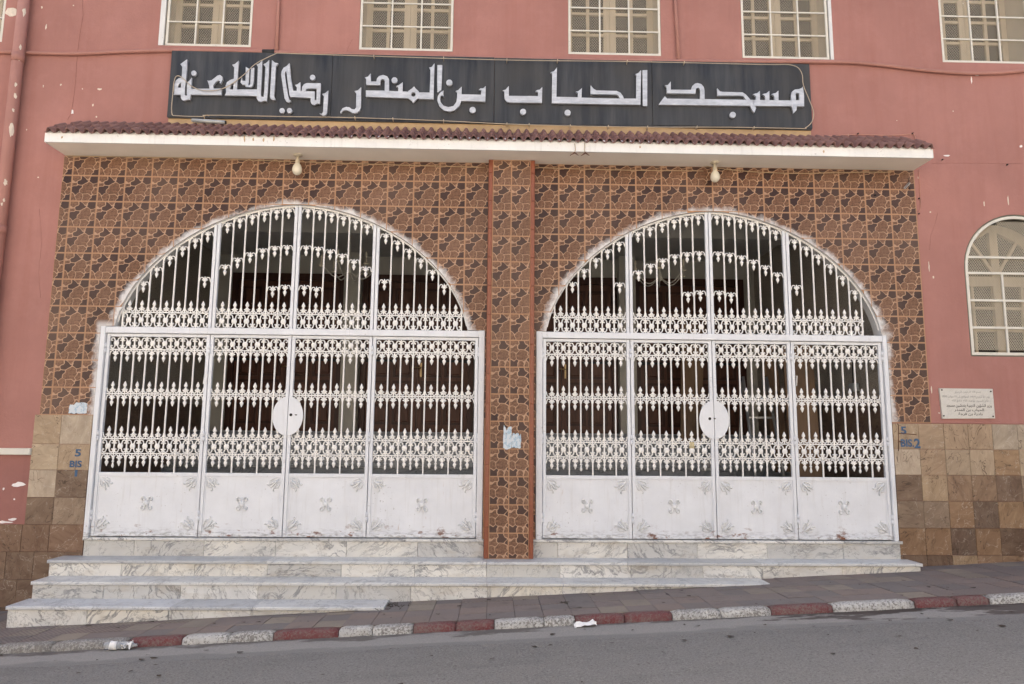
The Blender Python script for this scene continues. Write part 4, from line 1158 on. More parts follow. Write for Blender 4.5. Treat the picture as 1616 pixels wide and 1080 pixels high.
def leaf(G, x0, x1, n, hinge, plate):
    """one hinged leaf between x0 and x1 with n openings"""
    Lf = empty('gate_leaf', (x0, GY, zB), G); Lf.location = Vector((x0 if hinge < 0 else x1, GY, zB))-wloc(G)
    g = .004; fw = .036; y0, y1 = GY-.02, GY+.02
    a, b = x0+g, x1-g
    mb = MB()
    mb.bbox(a, a+fw, y0, y1, zB, zTopF, .003); mb.bbox(b-fw, b, y0, y1, zB, zTopF, .003)
    mb.bbox(a+fw, b-fw, y0+.002, y1-.001, zTop, zTopF-.0005, .003)
    mb.bbox(a+fw, b-fw, y0+.002, y1-.001, zP0, zP1, .003)
    mb.bbox(a+fw, b-fw, y0+.002, y1-.001, zB+.0005, zB+.042, .003)
    o = mb.build('leaf_frame', M['gate'], Lf); o.location = -wloc(Lf)
    o = MB().bbox(a+fw, b-fw, GY-.006, GY+.004, zB+.042, zP0, .001).build('kick_panel', M['gate'], Lf); o.location = -wloc(Lf)
    # thin raised edge round the sheet
    mb = MB(); q0, q1, r0_, r1_ = a+fw, b-fw, zB+.042, zP0
    mb.prism([rect(q0+.001, q1-.001, r0_+.001, r1_-.001), rect(q0+.013, q1-.013, r0_+.03, r1_-.013)], GY-.011, GY-.0065)
    o = mb.build('panel_edge', M['gate'], Lf); o.location = -wloc(Lf)
    X0, X1 = a+fw, b-fw; p = (X1-X0)/n; sx = p/PITCHX
    for zr_ in (zR1, zR2, zR3, zR4):
        o = MB().bbox(X0, X1, GY-.010, GY+.008, zr_-.0065, zr_+.0065, .002).build('rail', M['iron'], Lf); o.location = -wloc(Lf)
    for i in range(1, n):
        x = X0+p*i
        vbar(Lf, x, zR4 if i % 2 else zP1, zTop)
        if i % 2: inst('baluster_drop', BM, Lf, (x, GY, zR4))
    for i in range(n):
        x = X0+p*(i+.5); hid = False
        inst('scroll_ornament', SM1, Lf, (x, GY-.002, zR1+.006), None, (sx, 1, 1))
        inst('scroll_ornament', SM3, Lf, (x, GY-.002, zR4+.007), None, (sx, 1, 1))
        for zr_, up in ((zR1, 0), (zR2, 1), (zR2, 0), (zR3, 1), (zR4, 0)):
            inst('spear_finial', FM, Lf, (x, GY-.003, zr_+(.006 if up else -.006)), (PI, 0, 0) if up else None, (sx, 1, 1))
    # relief ornaments on the panel
    cx = (X0+X1)/2; cz = (zB+zP0)/2+.03
    inst('panel_ornament', XM, Lf, (cx, GY-.013, cz-.078), None, (.98, 1.7, 1.0), M['relief'])
    for (ux, uz, ang) in ((X0+.015, r0_+.03, 0), (X1-.015, r0_+.03, -PI/2), (X1-.015, r1_-.015, PI), (X0+.015, r1_-.015, PI/2)):
        o = inst('corner_leaf', CM, Lf, (ux, GY-.013, uz), (0, ang, 0), (1.2, 1.8, 1.2), M['relief'])
    # hinges
    if hinge:
        hx = x0 if hinge < 0 else x1
        for zc in (2.04, 1.08, .23):
            zc = gz(zc); mb = MB(); mb.lathe([(zc-.055, .0135), (zc-.002, .0135)], cx=hx, cy=GY-.028, n=8); mb.lathe([(zc+.002, .0125), (zc+.055, .0125)], cx=hx, cy=GY-.028, n=8)
            o = mb.build('hinge', M['gate'], Lf); o.location = -wloc(Lf)
    return Lf
def half_disc(Lf, cx, cz, rx, rz, side, hole, y):
    L = []
    for i in range(21):
        t = -PI/2+PI*i/20; L.append((cx+side*.003+side*rx*math.cos(t), cz+rz*math.sin(t)))
    if side < 0: L = L[::-1]
    o = MB().prism([L], y, y+.005).build('lock_plate', M['gate'], Lf); o.location = -wloc(Lf)
    if hole:
        k = MB().prism([[(cx+hole+.016*math.cos(2*PI*i/12), cz+.012+.017*math.sin(2*PI*i/12)) for i in range(12)]], y-.003, y+.001).build('keyhole', M['keyhole'], o)
        k2 = MB().prism([blob(cx+hole+.055, cz+.012, .03, .012, 5)], y-.003, y+.001).build('keyhole', M['keyhole'], o)
GATES = [dict(jl=-4.372, jr=-.103, xs=[-4.300, -3.160, -2.2583, -1.3582, -.172], n=[8, 6, 6, 8], up=7, label='white wrought iron gate left of the tiled pillar', hole=.035),
         dict(jl=.476, jr=4.480, xs=[.548, 1.5368, 2.4663, 3.3656, 4.415], n=[7, 6, 6, 7], up=6, label='white wrought iron gate right of the tiled pillar', hole=-.05)]
ROW2 = [3.249, 3.236, 3.207, 3.158, 3.094, 3.012, 2.867]; ROW3 = [2.787, 2.768]
for gi, g in enumerate(GATES):
    xs = [gx(x) for x in g['xs']]
    G = empty('iron_gate', ((xs[0]+xs[-1])/2, GY, 0)); tag(G, g['label']+', four leaves under an arched grille', 'gate', 'white arched iron gates')
    jl, jr = g['jl']+.001, g['jr']-.001
    mb = MB(); zbt = gz(2.279); zbb = gz(2.209)
    mb.bbox(jl, xs[0]-.002, GY-.052, GY+.05, -.001, SPRING-.002, .004)
    mb.bbox(xs[-1]+.002, jr, GY-.052, GY+.05, -.001, SPRING-.002, .004)
    mb.bbox(xs[0]-.002, xs[-1]+.002, GY-.046, GY+.05, zbb, zbt, .004)
    o = mb.build('gate_frame', M['gate'], G); o.location = -wloc(G)
    for i in range(4):
        Lf = leaf(G, xs[i], xs[i+1], g['n'][i], {0: -1, 1: -1, 2: 1, 3: 1}[i], None)
        zc = gz(1.31)
        if i == 1: half_disc(Lf, xs[2], zc, .165, .215, -1, g['hole'] if g['hole'] < 0 else 0, GY-.030)
        if i == 2: half_disc(Lf, xs[2], zc, .165, .215, 1, g['hole'] if g['hole'] > 0 else 0, GY-.030)
    # arched grille above
    F_ = empty('arch_grille', ((xs[0]+xs[-1])/2, GY, zbt), G); F_.location = Vector((xs[2], GY, zbt))-wloc(G)
    xc, a_ = ARCH[gi]
    mb = MB(); Pf = []
    N = 44
    for i in range(N+1):
        t = PI*i/N; d = (a_-.014)*math.cos(t)*.998
        z = arch_z(gi, xc+d)-.012 if abs(d) < a_-.016 else SPRING
        Pf.append((xc+d, GY, max(z, zbt+.002)))
    mb.tube(Pf, .011, 6)
    o = mb.build('arch_rim', M['iron'], F_); o.location = -wloc(F_)
    zu = gz(2.449)
    for xd in xs[1:4]:
        for s in (-1, 1):
            xb = xd+s*.021; o = MB().bbox(xb-.017, xb+.017, GY-.018, GY+.018, zbt, arch_z(gi, xb)-.006, .003).build('post', M['gate'], F_); o.location = -wloc(F_)
    secs = [(xs[1]-.040, -1, g['up']), (xs[2]-.040, -1, 6), (xs[2]+.040, 1, 6), (xs[3]+.040, 1, g['up'])]
    for si, (xe, s, n) in enumerate(secs):
        if si == 1: p = (xs[2]-xs[1]-.08)/6
        elif si == 2: p = (xs[3]-xs[2]-.08)/6
        else: p = PITCHX*KG
        sx = p/PITCHX
        o = MB().bbox(min(xe, xe+s*n*p)-(.02 if si in (0,) else 0), max(xe, xe+s*n*p)+(.02 if si == 3 else 0), GY-.010, GY+.008, zu-.0065, zu+.0065, .002).build('rail', M['iron'], F_); o.location = -wloc(F_)
        for i in range(n):
            xm = xe+s*p*(i+.5); xb = xe+s*p*(i+1)
            inst('scroll_ornament', SMU, F_, (xm, GY-.002, zbt+.004), None, (sx, 1, 1))
            inst('spear_finial', FM, F_, (xm, GY-.003, zu+.006), (PI, 0, 0), (sx, 1, 1))
            if not (si in (1, 2) and i == n-1 and True) or si in (0, 3):
                zt_ = arch_z(gi, xb)-.012
                if zt_ > zbt+.1: vbar(F_, xb, zbt, zt_)
            # top row under the arch
            za = min(arch_z(gi, xm-s*p*.5), arch_z(gi, xm+s*p*.5)); zc_ = arch_z(gi, xm)
            ztop = (za+zc_)/2-.022
            if za > zu+.30: inst('spear_finial', FM, F_, (xm, GY-.003, ztop), None, (sx*.98, 1, 1))
            # concentric rows
            k = i if si == 2 else (n-1-i if si == 1 else None)
            k = i if si in (1, 2) else i
            if si == 1: k = i          # xe at the centre post, counting outwards
            if si in (1, 2):
                inst('spear_finial', FM, F_, (xm, GY-.003, gz(ROW2[k])), None, (sx*.98, 1, 1))
                if k < 2: inst('spear_finial', FM, F_, (xm, GY-.003, gz(ROW3[k])), None, (sx*.98, 1, 1))
            elif i == 0:
                inst('spear_finial', FM, F_, (xm, GY-.003, gz(ROW2[6])), None, (sx*.98, 1, 1))
# padlock tag on the right gate
c = pt(1092, 703, .02)
o = empty('tin_tag', (c.x, .018, c.z)); tag(o, 'small yellowed tin box wired to the right gate scrollwork', 'tin box')
MB().bbox(-.028, .028, 0, .018, -.035, .035, .005).build('body', flat('yellowed_tin', (.50, .42, .24), .5, var=.3, sc=60), o)
MB().tube([(-.012, .008, .035), (-.012, .008, .055), (.012, .008, .055), (.012, .008, .035)], .003, 5).build('loop', M['steel'], o)
for (px, py, w_) in ((323.5, 598, 'left'), (1256, 601, 'right')):
    c = pt(px, py, .0)
    P_ = [(-.012, 0, .055), (.02, 0, .055), (.012, 0, -.055), (-.02, 0, -.055)]
    o = MB().tube(P_, .005, 5, closed=True).build('pull_loop', M['iron'], None, (c.x, .012, c.z))
    tag(o, 'small white wire pull loop hooked on the %s gate' % w_, 'pull loop', 'pull loops on the gates')


# ------------------------------------------------------------------ sign board
SG = empty('sign_board', (0, -.03, 4.735)); tag(SG, 'long black sign board with raised silver Arabic lettering above the canopy', 'sign')
sx_ = [-3.812, pt(525, 140).x, pt(780, 140).x, pt(1028, 150).x, 3.732]
for k, (a, b) in enumerate(zip(sx_, sx_[1:])):
    yo = -.05-.004*(k % 2)
    o = MB().bbox(a+.001, b-.001, yo, -.004, 4.742+.004*(k % 2), 5.555, .004).build('panel', M['sign'], SG); o.location = -wloc(SG)
o = MB().box(-3.80, 3.72, -.058, -.005, 4.726, 4.739).build('lower_edge', M['sign'], SG); o.location = -wloc(SG)
LS = 8.64
def letters(x0, polys, y=-.088):
    for i, P_ in enumerate(polys):
        if len(P_) == 3 and not isinstance(P_[0], (tuple, list)):
            cx, cy, r = P_; L = [[(cx+r*math.cos(2*PI*k/16), cy+r*.97*math.sin(2*PI*k/16)) for k in range(16)]]; nm = 'letter_dot'
        elif isinstance(P_[0][0], (tuple, list)): L = P_; nm = 'letter'
        else: L = [P_]; nm = 'letter'
        yy = y-.0011*(i % 9)
        loops = []
        for q in L:
            loop = []
            for (u, v) in q:
                w3 = pt(x0+u/LS, 78+v/LS, y); loop.append((w3.x, w3.z))
            ar = sum(loop[k][0]*loop[(k+1) % len(loop)][1]-loop[(k+1) % len(loop)][0]*loop[k][1] for k in range(len(loop)))
            if ar < 0: loop = loop[::-1]
            loops.append(loop)
        o = MB().prism(loops, yy, yy+.030).build(nm, M['letter'], SG); o.location = -wloc(SG)
letters(260, [
 [(213,203),(304,135),(302,260),(285,440),(272,560),(272,618),(285,632),(318,628),(345,655),(345,692),(325,682),(265,698),(235,690),(220,665),(215,600),(222,470),(235,330),(240,240)],
 [(305,448),(330,435),(368,388),(362,520),(352,640),(340,690),(310,660),(300,600)],
 [(120,620),(130,600),(132,480),(150,430),(190,395),(240,385),(245,450),(205,465),(185,490),(180,525),(222,525),(222,620)],
 [(345,540),(775,537),(775,625),(345,620)],
 [(583,425),(600,432),(640,425),(720,362),(755,352),(785,375),(790,410),(765,470),(750,460),(755,435),(735,425),(700,445),(660,495),(668,540),(612,545),(608,500)],
 (398,328,36),
 [(922,215),(960,205),(1010,160),(1000,300),(985,560),(935,560),(945,400),(950,250)],
 [(820,630),(840,600),(832,500),(850,455),(890,425),(945,405),(940,470),(905,490),(892,545),(892,630)],
 [(850,553),(1262,552),(1262,640),(828,632)],
 [(1105,240),(1155,270),(1145,440),(1140,490),(1165,480),(1175,260),(1220,250),(1212,450),(1195,500),(1165,518),(1130,515),(1100,510),(1100,485),(1060,480),(1030,450),(1050,380),(1060,430),(1100,430)]])
letters(400, [
 [(40,205),(75,195),(120,150),(110,420),(97,640),(45,640),(50,500),(60,240)],
 [(133,205),(170,190),(215,148),(208,350),(195,560),(182,712),(150,695),(140,640),(148,560),(158,350),(163,240)],
 [(42,610),(100,610),(105,645),(140,650),(150,620),(188,620),(182,712),(155,700),(100,718),(65,705),(45,670)],
 [(253,150),(295,185),(337,192),(305,240),(295,450),(280,640),(303,690),(265,692),(235,675),(225,640),(240,400)],
 [(492,190),(512,400),(540,560),(545,585),(500,650),(492,620),(470,470),(450,310),(437,305),(428,340),(450,500),(475,640),(490,690),(515,708),(480,728),(445,710),(425,670),(400,500),(378,350),(385,300),(410,255),(455,230)],
 [(500,568),(660,570),(835,578),(835,665),(785,665),(500,652)],
 [(568,490),(600,482),(640,450),(645,580),(590,580),(595,520)],
 [(660,580),(665,520),(690,480),(730,465),(918,467),(918,540),(750,537),(720,550),(712,580)],
 [(865,535),(918,535),(905,750),(880,740),(830,765),(795,750),(782,720),(782,655),(835,655),(835,700),(860,695)],
 (806,383,37),
 [(935,610),(975,600),(1020,562),(1015,700),(1003,870),(985,900),(950,908),(900,875),(935,880),(950,850),(955,740),(960,640)],
 (390,837,36), (492,837,36)])
letters(530, [
 [(255,570),(300,560),(345,515),(342,790),(320,840),(275,872),(225,870),(190,845),(150,830),(100,835),(65,875),(60,850),(90,805),(140,785),(185,790),(215,815),(255,820),(275,795),(278,600)],
 [(395,385),(435,375),(475,330),(478,440),(552,440),(560,400),(590,365),(645,350),(700,370),(725,410),(727,580),(665,580),(668,430),(645,405),(620,410),(608,430),(605,487),(415,485),(412,400)],
 [(410,562),(660,565),(990,580),(978,620),(985,668),(410,648)],
 [(820,505),(860,490),(912,450),(908,590),(850,590),(852,520)],
 (800,424,41),
 [[(1068,510),(1090,540),(1130,575),(1145,620),(1135,660),(1095,690),(1055,732),(1030,700),(985,670),(975,620),(990,570),(1035,540)], [(1058+31*math.cos(2*PI*k/14), 618+31*math.sin(2*PI*k/14)) for k in range(14)]]])
letters(660, [
 [(148,250),(185,240),(222,190),(215,400),(208,682),(3,675),(12,632),(3,588),(155,590),(165,400),(165,270)],
 [(262,215),(328,215),(322,400),(315,555),(262,592),(258,400)],
 [(510,570),(545,558),(592,510),(590,700),(560,775),(500,830),(430,850),(350,835),(290,780),(260,700),(268,640),(300,590),(345,562),(340,590),(350,650),(330,630),(310,632),(297,670),(305,720),(345,770),(410,790),(480,775),(520,720),(530,650),(530,590)],
 (424,455,42),
 [(585,615),(855,622),(860,560),(825,555),(850,535),(885,535),(920,503),(915,715),(585,705)],
 (742,830,43)])
letters(780, [
 [(115,560),(155,550),(198,500),(200,635),(597,638),(597,580),(560,572),(585,555),(620,550),(655,515),(650,730),(210,725),(165,710),(140,670),(137,575)],
 (393,852,42),
 [(765,315),(815,300),(855,248),(848,650),(1140,655),(1140,600),(1112,580),(1150,570),(1195,530),(1190,660),(1440,668),(1440,748),(785,735),(790,330)],
 (1000,866,42)])
letters(910, [
 [(300,665),(590,672),(812,672),(815,350),(797,340),(840,325),(880,282),(870,755),(300,748)],
 [(192,490),(225,535),(270,562),(545,568),(600,595),(632,640),(645,675),(590,672),(575,640),(545,618),(190,612)],
 [(898,287),(963,285),(962,775),(902,772),(900,500)]])
letters(1040, [
 [(0,745),(80,640),(110,672),(560,678),(1296,690),(1296,770),(0,755)],
 [(78,495),(120,488),(160,440),(162,552),(438,553),(455,500),(490,468),(525,460),(575,475),(610,515),(620,560),(622,680),(562,680),(560,555),(545,525),(515,525),(503,550),(497,605),(108,600),(103,510)],
 [(793,530),(830,575),(870,582),(1137,588),(1187,620),(1250,695),(1325,800),(1302,862),(1282,850),(1237,765),(1187,690),(1150,640),(1110,632),(797,632)],
 (1005,895,42)])
letters(1160, [
 [(250,690),(765,697),(765,775),(250,770)],
 [(243,615),(275,603),(300,600),(338,568),(340,695),(285,695),(283,640),(265,625)],
 [(368,615),(400,605),(425,602),(467,568),(468,695),(413,695),(410,640),(390,625)],
 [(493,615),(525,603),(550,600),(590,565),(592,695),(538,695),(535,640),(515,625)],
 [[(765,780),(762,620),(780,575),(815,552),(870,545),(905,530),(925,508),(940,640),(940,780),(840,778),(838,830),(795,875),(780,800)], [(825,600),(872,600),(878,695),(828,697)]]])

# ------------------------------------------------------------------ cables, conduits, pipes
def smooth(P_, n=4):
    P_ = [Vector(p) for p in P_]; out = []
    for i in range(len(P_)-1):
        a = P_[max(i-1, 0)]; b = P_[i]; c = P_[i+1]; d = P_[min(i+2, len(P_)-1)]
        for k in range(n):
            t = k/n
            out.append(.5*((2*b)+(c-a)*t+(2*a-5*b+4*c-d)*t*t+(3*b-a-3*c+d)*t**3))
    out.append(P_[-1]); return out
def cable(pxs, y, r, name, mat, label, cat, group=None, sm=True):
    P_ = [pt(a, b, y if not callable(y) else y(a, b)) for a, b in pxs]
    o = empty(name, P_[0]); tag(o, label, cat, group)
    k = MB().tube(smooth(P_) if sm else P_, r, 6).build('run', mat, o); k.location = -wloc(o)
    return o, P_
o, P_ = cable([(437,84),(420,92),(402,102),(385,118),(365,133),(345,142),(320,143),(302,136),(290,125),(282,120),(276,124),(273,145),(271,178),(280,183),(322,184),(328,182),(440,184),(560,186),(700,191),(800,196),(900,199),(1025,201),(1150,201),(1262,203),(1271,202),(1281,193),(1284,178),(1278,160),(1268,135),(1265,115),(1250,103),(1200,102),(1000,97.5),(800,95),(560,88),(437,84)],
              -.104, .0048, 'sign_cable', M['cable_pale'], 'thin tan electric cable looped around the edge of the black sign', 'cable')
for (a, b) in ((560,186),(620,188),(700,191),(800,196),(835,197),(900,199),(960,200),(1022,201),(1100,201),(1190,202),(590,89),(700,92),(800,95),(880,96),(990,97),(1080,99)):
    c = pt(a, b, -.10); k = MB().box(c.x-.004, c.x+.004, -.113, -.05, c.z-.014, c.z+.014).build('clip', M['cable_pale'], o); k.location = -wloc(o)
o, P_ = cable([(-60, 80), (0,82),(60,84),(120,85),(190,82),(260,80),(340,80),(437,83),(500,85),(560,86),(680,90),(800,93),(930,95.5),(1060,97),(1200,98),(1290,98),(1345,99),(1400,104),(1440,109),(1480,113),(1530,116),(1580,115),(1616,112),(1680,108)],
              -.028, .023, 'conduit', M['pipe'], 'terracotta painted conduit running sideways under the upper windows', 'conduit', 'conduits on the upper wall')
for (a, b, lab) in (((442, -60), (436.5, 80), 'terracotta painted upright conduit between the two leftmost full windows'), ((1062, -60), (1071, 95), 'terracotta painted upright conduit between the third and fourth windows'),
                    ((1308, 0), (1316, 96), 'x')):
    if lab == 'x': continue
    cable([a, ((a[0]+b[0])/2, (a[1]+b[1])/2), b], -.026, .021, 'conduit', M['pipe'], lab, 'conduit', 'conduits on the upper wall', False)
# the big downpipe
o = empty('downpipe', (-5.53, -.085, -1)); tag(o, 'thick terracotta painted downpipe with flaking paint at the left edge', 'downpipe')
zb, zt = -.75, 7.9
k = MB().lathe([(zb, .066), (zt, .066)], cx=-5.53, cy=-.085, n=18)
k = MB(); 
k.lathe([(.80, .062), (zt, .062)], cx=-5.545, cy=-.085, n=18)
k = k.build('pipe', M['pipe'], o); k.location = -wloc(o)
for z in (3.3, 5.35):
    k = MB().lathe([(z, .068), (z+.10, .068)], cx=-5.545, cy=-.085, n=18).build('collar', M['pipe'], o); k.location = -wloc(o)
rr = random.Random(4)
for i, (px, py, w_, h_) in enumerate(((38, 18, 6, 18), (34, 73, 4, 10), (31, 93, 3, 5), (24, 133, 4, 8), (24, 150, 5, 10), (20, 173, 4, 6), (17, 205, 7, 30), (8, 287, 6, 12), (5, 315, 4, 6), (2, 322, 3, 6))):
    c = pt(px, py, -.15)
    L = blob(0, 0, w_/141, h_/141, i+50); vs = []
    n = len(L); R0 = .0632
    for (u, v) in L:
        a = (c.x+5.545)/R0; a = max(-.8, min(.8, a))+u/R0
        vs.append((-5.545+R0*math.sin(a), -.085-R0*math.cos(a), c.z+v))
    cc = sum((Vector(v) for v in vs), Vector())/n; dirv = Vector((cc.x+5.545, cc.y+.085, 0)).normalized()
    cc = Vector((-5.545, -.085, cc.z))+dirv*(R0+.0005)
    mb = MB(); mb.add([tuple(cc)]+vs, [(0, 1+i_, 1+(i_+1) % n) for i_ in range(n)])
    k = mb.build('bare_patch', M['chip'], o); k.location = -wloc(o)
cable([(1186,216),(1240,215.5),(1300,215),(1354,212.5),(1400,214),(1438,212),(1443,214),(1447,226)], -.012, .005, 'wall_cable', M['pink_cable'], 'thin painted cable along the wall above the right end of the canopy', 'cable')
cable([(1450,268),(1452,300),(1453,325),(1449,336),(1440,330),(1436,310),(1433,292)], -.012, .004, 'wall_cable', M['pink_cable'], 'thin painted cable hanging below the right end of the canopy', 'cable')
cable([(1110,262),(1170,270),(1250,274),(1310,273),(1370,272),(1406,272)], lambda a, b: -.03, .005, 'soffit_cable', M['cable'], 'tan cable sagging along the canopy joint right of the right lamp', 'cable')
cable([(105,246.5),(300,250),(430,254),(560,258.5),(640,261),(765,264.5)], lambda a, b: -.022, .005, 'soffit_cable', M['cable'], 'tan cable tucked in the canopy joint over the left gate', 'cable')
cable([(845,264.5),(900,266.5),(1000,269),(1110,270)], lambda a, b: -.022, .005, 'soffit_cable', M['cable'], 'tan cable in the canopy joint between the pillar and the right lamp', 'cable')
# electrical tape on the conduit by the sign
o = MB().lathe([(-.07, .028), (.07, .028)], n=10).build('tape_wrap', M['black']); c = pt(424, 82, -.03); o.location = c; o.rotation_euler = (0, PI/2, 0)
tag(o, 'black tape wrapped round the conduit above the left end of the sign', 'tape')

# ------------------------------------------------------------------ lamps
def lamp(px, py, lab):
    y = -.155; c = pt(px, py, y); x = c.x; z = CZ0-.003
    L = empty('lamp', (x, y, z)); tag(L, lab, 'lamp', 'bare lamps under the canopy')
    MB().lathe([(0, .048), (-.012, .050), (-.018, .040), (-.022, .020)], n=14).build('ceiling_plate', M['socket'], L)
    MB().lathe([(-.020, .017), (-.055, .018), (-.060, .024), (-.098, .026), (-.104, .022)], n=12).build('socket', M['socket'], L)
    MB().lathe([(-.100, .021), (-.112, .030), (-.130, .043), (-.160, .053), (-.190, .054), (-.215, .046), (-.232, .030), (-.240, .010), (-.241, .001)], n=16).build('bulb', M['bulb'], L)
lamp(470, 247, 'cream bulb lamp hanging from the canopy over the left gate'); lamp(1128, 264, 'cream bulb lamp hanging from the canopy over the right gate')
a = pt(303, 190, -.12); b = pt(357, 193.5, -.12)
o = empty('tube_light', a); tag(o, 'grey fluorescent tube fitting lying on the canopy tiles below the sign', 'tube light')
k = MB().tube([a, a+(b-a)*.97], .022, 12).build('tube', M['grey_tube'], o); k.location = -wloc(o)
k = MB().tube([a+(b-a)*.965, b], .017, 10).build('end_cap', M['black'], o); k.location = -wloc(o)
k = MB().tube([pt(323, 189, -.12), pt(322, 184.5, -.11), pt(326, 182, -.105), pt(330, 183, -.105)], .005, 5).build('lead', M['cable'], o); k.location = -wloc(o)
# broken bracket at the top right corner of the tiles
c = pt(1432, 293, -.05)
o = empty('wall_bracket', c); tag(o, 'small broken metal bracket on the top right corner of the tiles', 'bracket')
MB().tube([(.025, 0, .04), (.035, 0, .03), (-.035, 0, -.045), (-.045, 0, -.035), (.015, 0, .035)], .005, 5).build('arm', M['steel'], o)
MB().tube([(.04, .02, .1), (.03, .03, .03), (.045, .03, -.04)], .004, 5).build('wire', M['black'], o)
# small nails and holes
for (px, py) in ((1353, 212), (1439, 211.5), (1486, 253), (1449, 314), (1449, 338), (1588, 261), (1380, 309)):
    c = pt(px, py, -.01); o = MB().lathe([(-.022, .006), (.0, .009)], n=7).build('nail', M['keyhole'], B); o.rotation_euler = (-PI/2, 0, 0); o.location = Vector((c.x, -.018, c.z))-Vector(B.location)

o = empty('wire_tie', pt(915, 238, -.42)); tag(o, 'two frayed wire ends hanging over the canopy edge above the pillar', 'wire')
for dx in (-.055, .055):
    MB().tube([(dx, .03, .10), (dx, -.01, .055), (dx*.9, -.012, .0), (dx*1.1, -.015, -.03)], .004, 5).build('tie', M['cable'], o)
    MB().tube([(dx*1.1, -.015, -.03), (dx*1.1-.05, -.01, -.065)], [.009, .003], 5).build('frayed_end', M['rustline'], o)
    MB().tube([(dx*1.1, -.015, -.03), (dx*1.1+.045, -.01, -.06)], [.009, .003], 5).build('frayed_end', M['rustline'], o)
# ------------------------------------------------------------------ plaque with engraved text
FORMS = {'ا': 'FE8D FE8E', 'ب': 'FE8F FE90 FE91 FE92', 'ة': 'FE93 FE94', 'ت': 'FE95 FE96 FE97 FE98', 'ج': 'FE9D FE9E FE9F FEA0', 'ح': 'FEA1 FEA2 FEA3 FEA4',
         'د': 'FEA9 FEAA', 'ذ': 'FEAB FEAC', 'ر': 'FEAD FEAE', 'ز': 'FEAF FEB0', 'س': 'FEB1 FEB2 FEB3 FEB4', 'ش': 'FEB5 FEB6 FEB7 FEB8', 'ص': 'FEB9 FEBA FEBB FEBC',
         'ع': 'FEC9 FECA FECB FECC', 'غ': 'FECD FECE FECF FED0', 'ف': 'FED1 FED2 FED3 FED4', 'ق': 'FED5 FED6 FED7 FED8', 'ل': 'FEDD FEDE FEDF FEE0', 'م': 'FEE1 FEE2 FEE3 FEE4',
         'ن': 'FEE5 FEE6 FEE7 FEE8', 'ه': 'FEE9 FEEA FEEB FEEC', 'و': 'FEED FEEE', 'ي': 'FEF1 FEF2 FEF3 FEF4', 'ؤ': 'FE85 FE86'}
FORMS = {k: [chr(int(x, 16)) for x in v.split()] for k, v in FORMS.items()}
def shape(s):
    out = []
    for w_ in s.split(' '):
        r = ''; i = 0; prev = False
        while i < len(w_):
            ch = w_[i]
            if ch not in FORMS: r += ch; prev = False; i += 1; continue
            if ch == 'ل' and i+1 < len(w_) and w_[i+1] == 'ا':
                r += chr(0xFEFC if prev else 0xFEFB); prev = False; i += 2; continue
            f = FORMS[ch]; nxt = i+1 < len(w_) and w_[i+1] in FORMS
            if len(f) == 2: r += f[1] if prev else f[0]; prev = False
            else:
                r += (f[3] if nxt else f[1]) if prev else (f[2] if nxt else f[0]); prev = nxt
            i += 1
        out.append(r if any(c.isdigit() for c in w_) else r[::-1])
    return ' '.join(out[::-1])
def text_mesh(body, width, height, bold=.0, ext=.0008):
    c = bpy.data.curves.new('text', 'FONT'); c.body = body; c.resolution_u = 3; c.offset = bold; c.align_x = 'CENTER'
    o = bpy.data.objects.new('text', c); COL.objects.link(o)
    bpy.context.view_layer.update()
    me = bpy.data.meshes.new_from_object(o.evaluated_get(bpy.context.evaluated_depsgraph_get()))
    COL.objects.unlink(o); bpy.data.objects.remove(o)
    if not me.vertices: return me
    xs_ = [v.co.x for v in me.vertices]; ys_ = [v.co.y for v in me.vertices]
    x0, x1, y0, y1 = min(xs_), max(xs_), min(ys_), max(ys_)
    kx_ = width/max(1e-6, x1-x0); ky_ = height/max(1e-6, y1-y0)
    for v in me.vertices: v.co = ((v.co.x-(x0+x1)/2)*kx_, 0, (v.co.y-(y0+y1)/2)*ky_)
    me.update(); return me
PQ = empty('stone_plaque', (5.6, -.02, 1.35)); tag(PQ, 'white marble plaque with black engraved Arabic lines under the arched window', 'plaque')
cn = [pt(x, y, -.022) for x, y in ((1482.5, 613), (1566.5, 614), (1570.5, 660.5), (1487.5, 661))]
mb = MB(); mb.prism([[(c.x, c.z) for c in cn][::-1]], -.022, 0)
k = mb.build('slab', M['plaque'], PQ); k.location = -wloc(PQ)
lines = [('بسم الله الرحمن الرحيم', 1507, 1548, 619, 4.5, 'ink_faded'), ('يوم 21 محرم 1414 الموافق ل 11 جوان 1993', 1487, 1562, 626.5, 5, 'ink_faded'),
         ('قام السيد بوعبد الله غلام الله', 1502, 1560, 633, 5, 'ink_faded'), ('وزير الشؤون الدينية بتدشين مسجد', 1493.5, 1565, 640.3, 6, 'ink'),
         ('الحباب بن المنذر', 1506, 1553, 647.3, 5.5, 'ink'), ('بلدية بن فرجة', 1512.5, 1550.5, 653.7, 5.5, 'ink')]
for s_, a, b, y_, h_, m_ in lines:
    p = pt(a, y_, -.0235); q = pt(b, y_, -.0235)
    me = text_mesh(shape(s_), q.x-p.x, h_/137, .012)
    o = link('engraved_line', me, M[m_], PQ); o.location = Vector(((p.x+q.x)/2, -.0235, p.z))-wloc(PQ)
for (a, b) in ((1486.3, 615.7), (1563.6, 618), (1489.5, 656.5), (1567.3, 657.3)):
    c = pt(a, b, -.024); k = MB().prism([[(c.x+.009*math.cos(2*PI*i/8), c.z+.009*math.sin(2*PI*i/8)) for i in range(8)]], -.027, -.02).build('screw', M['ink'], PQ); k.location = -wloc(PQ)

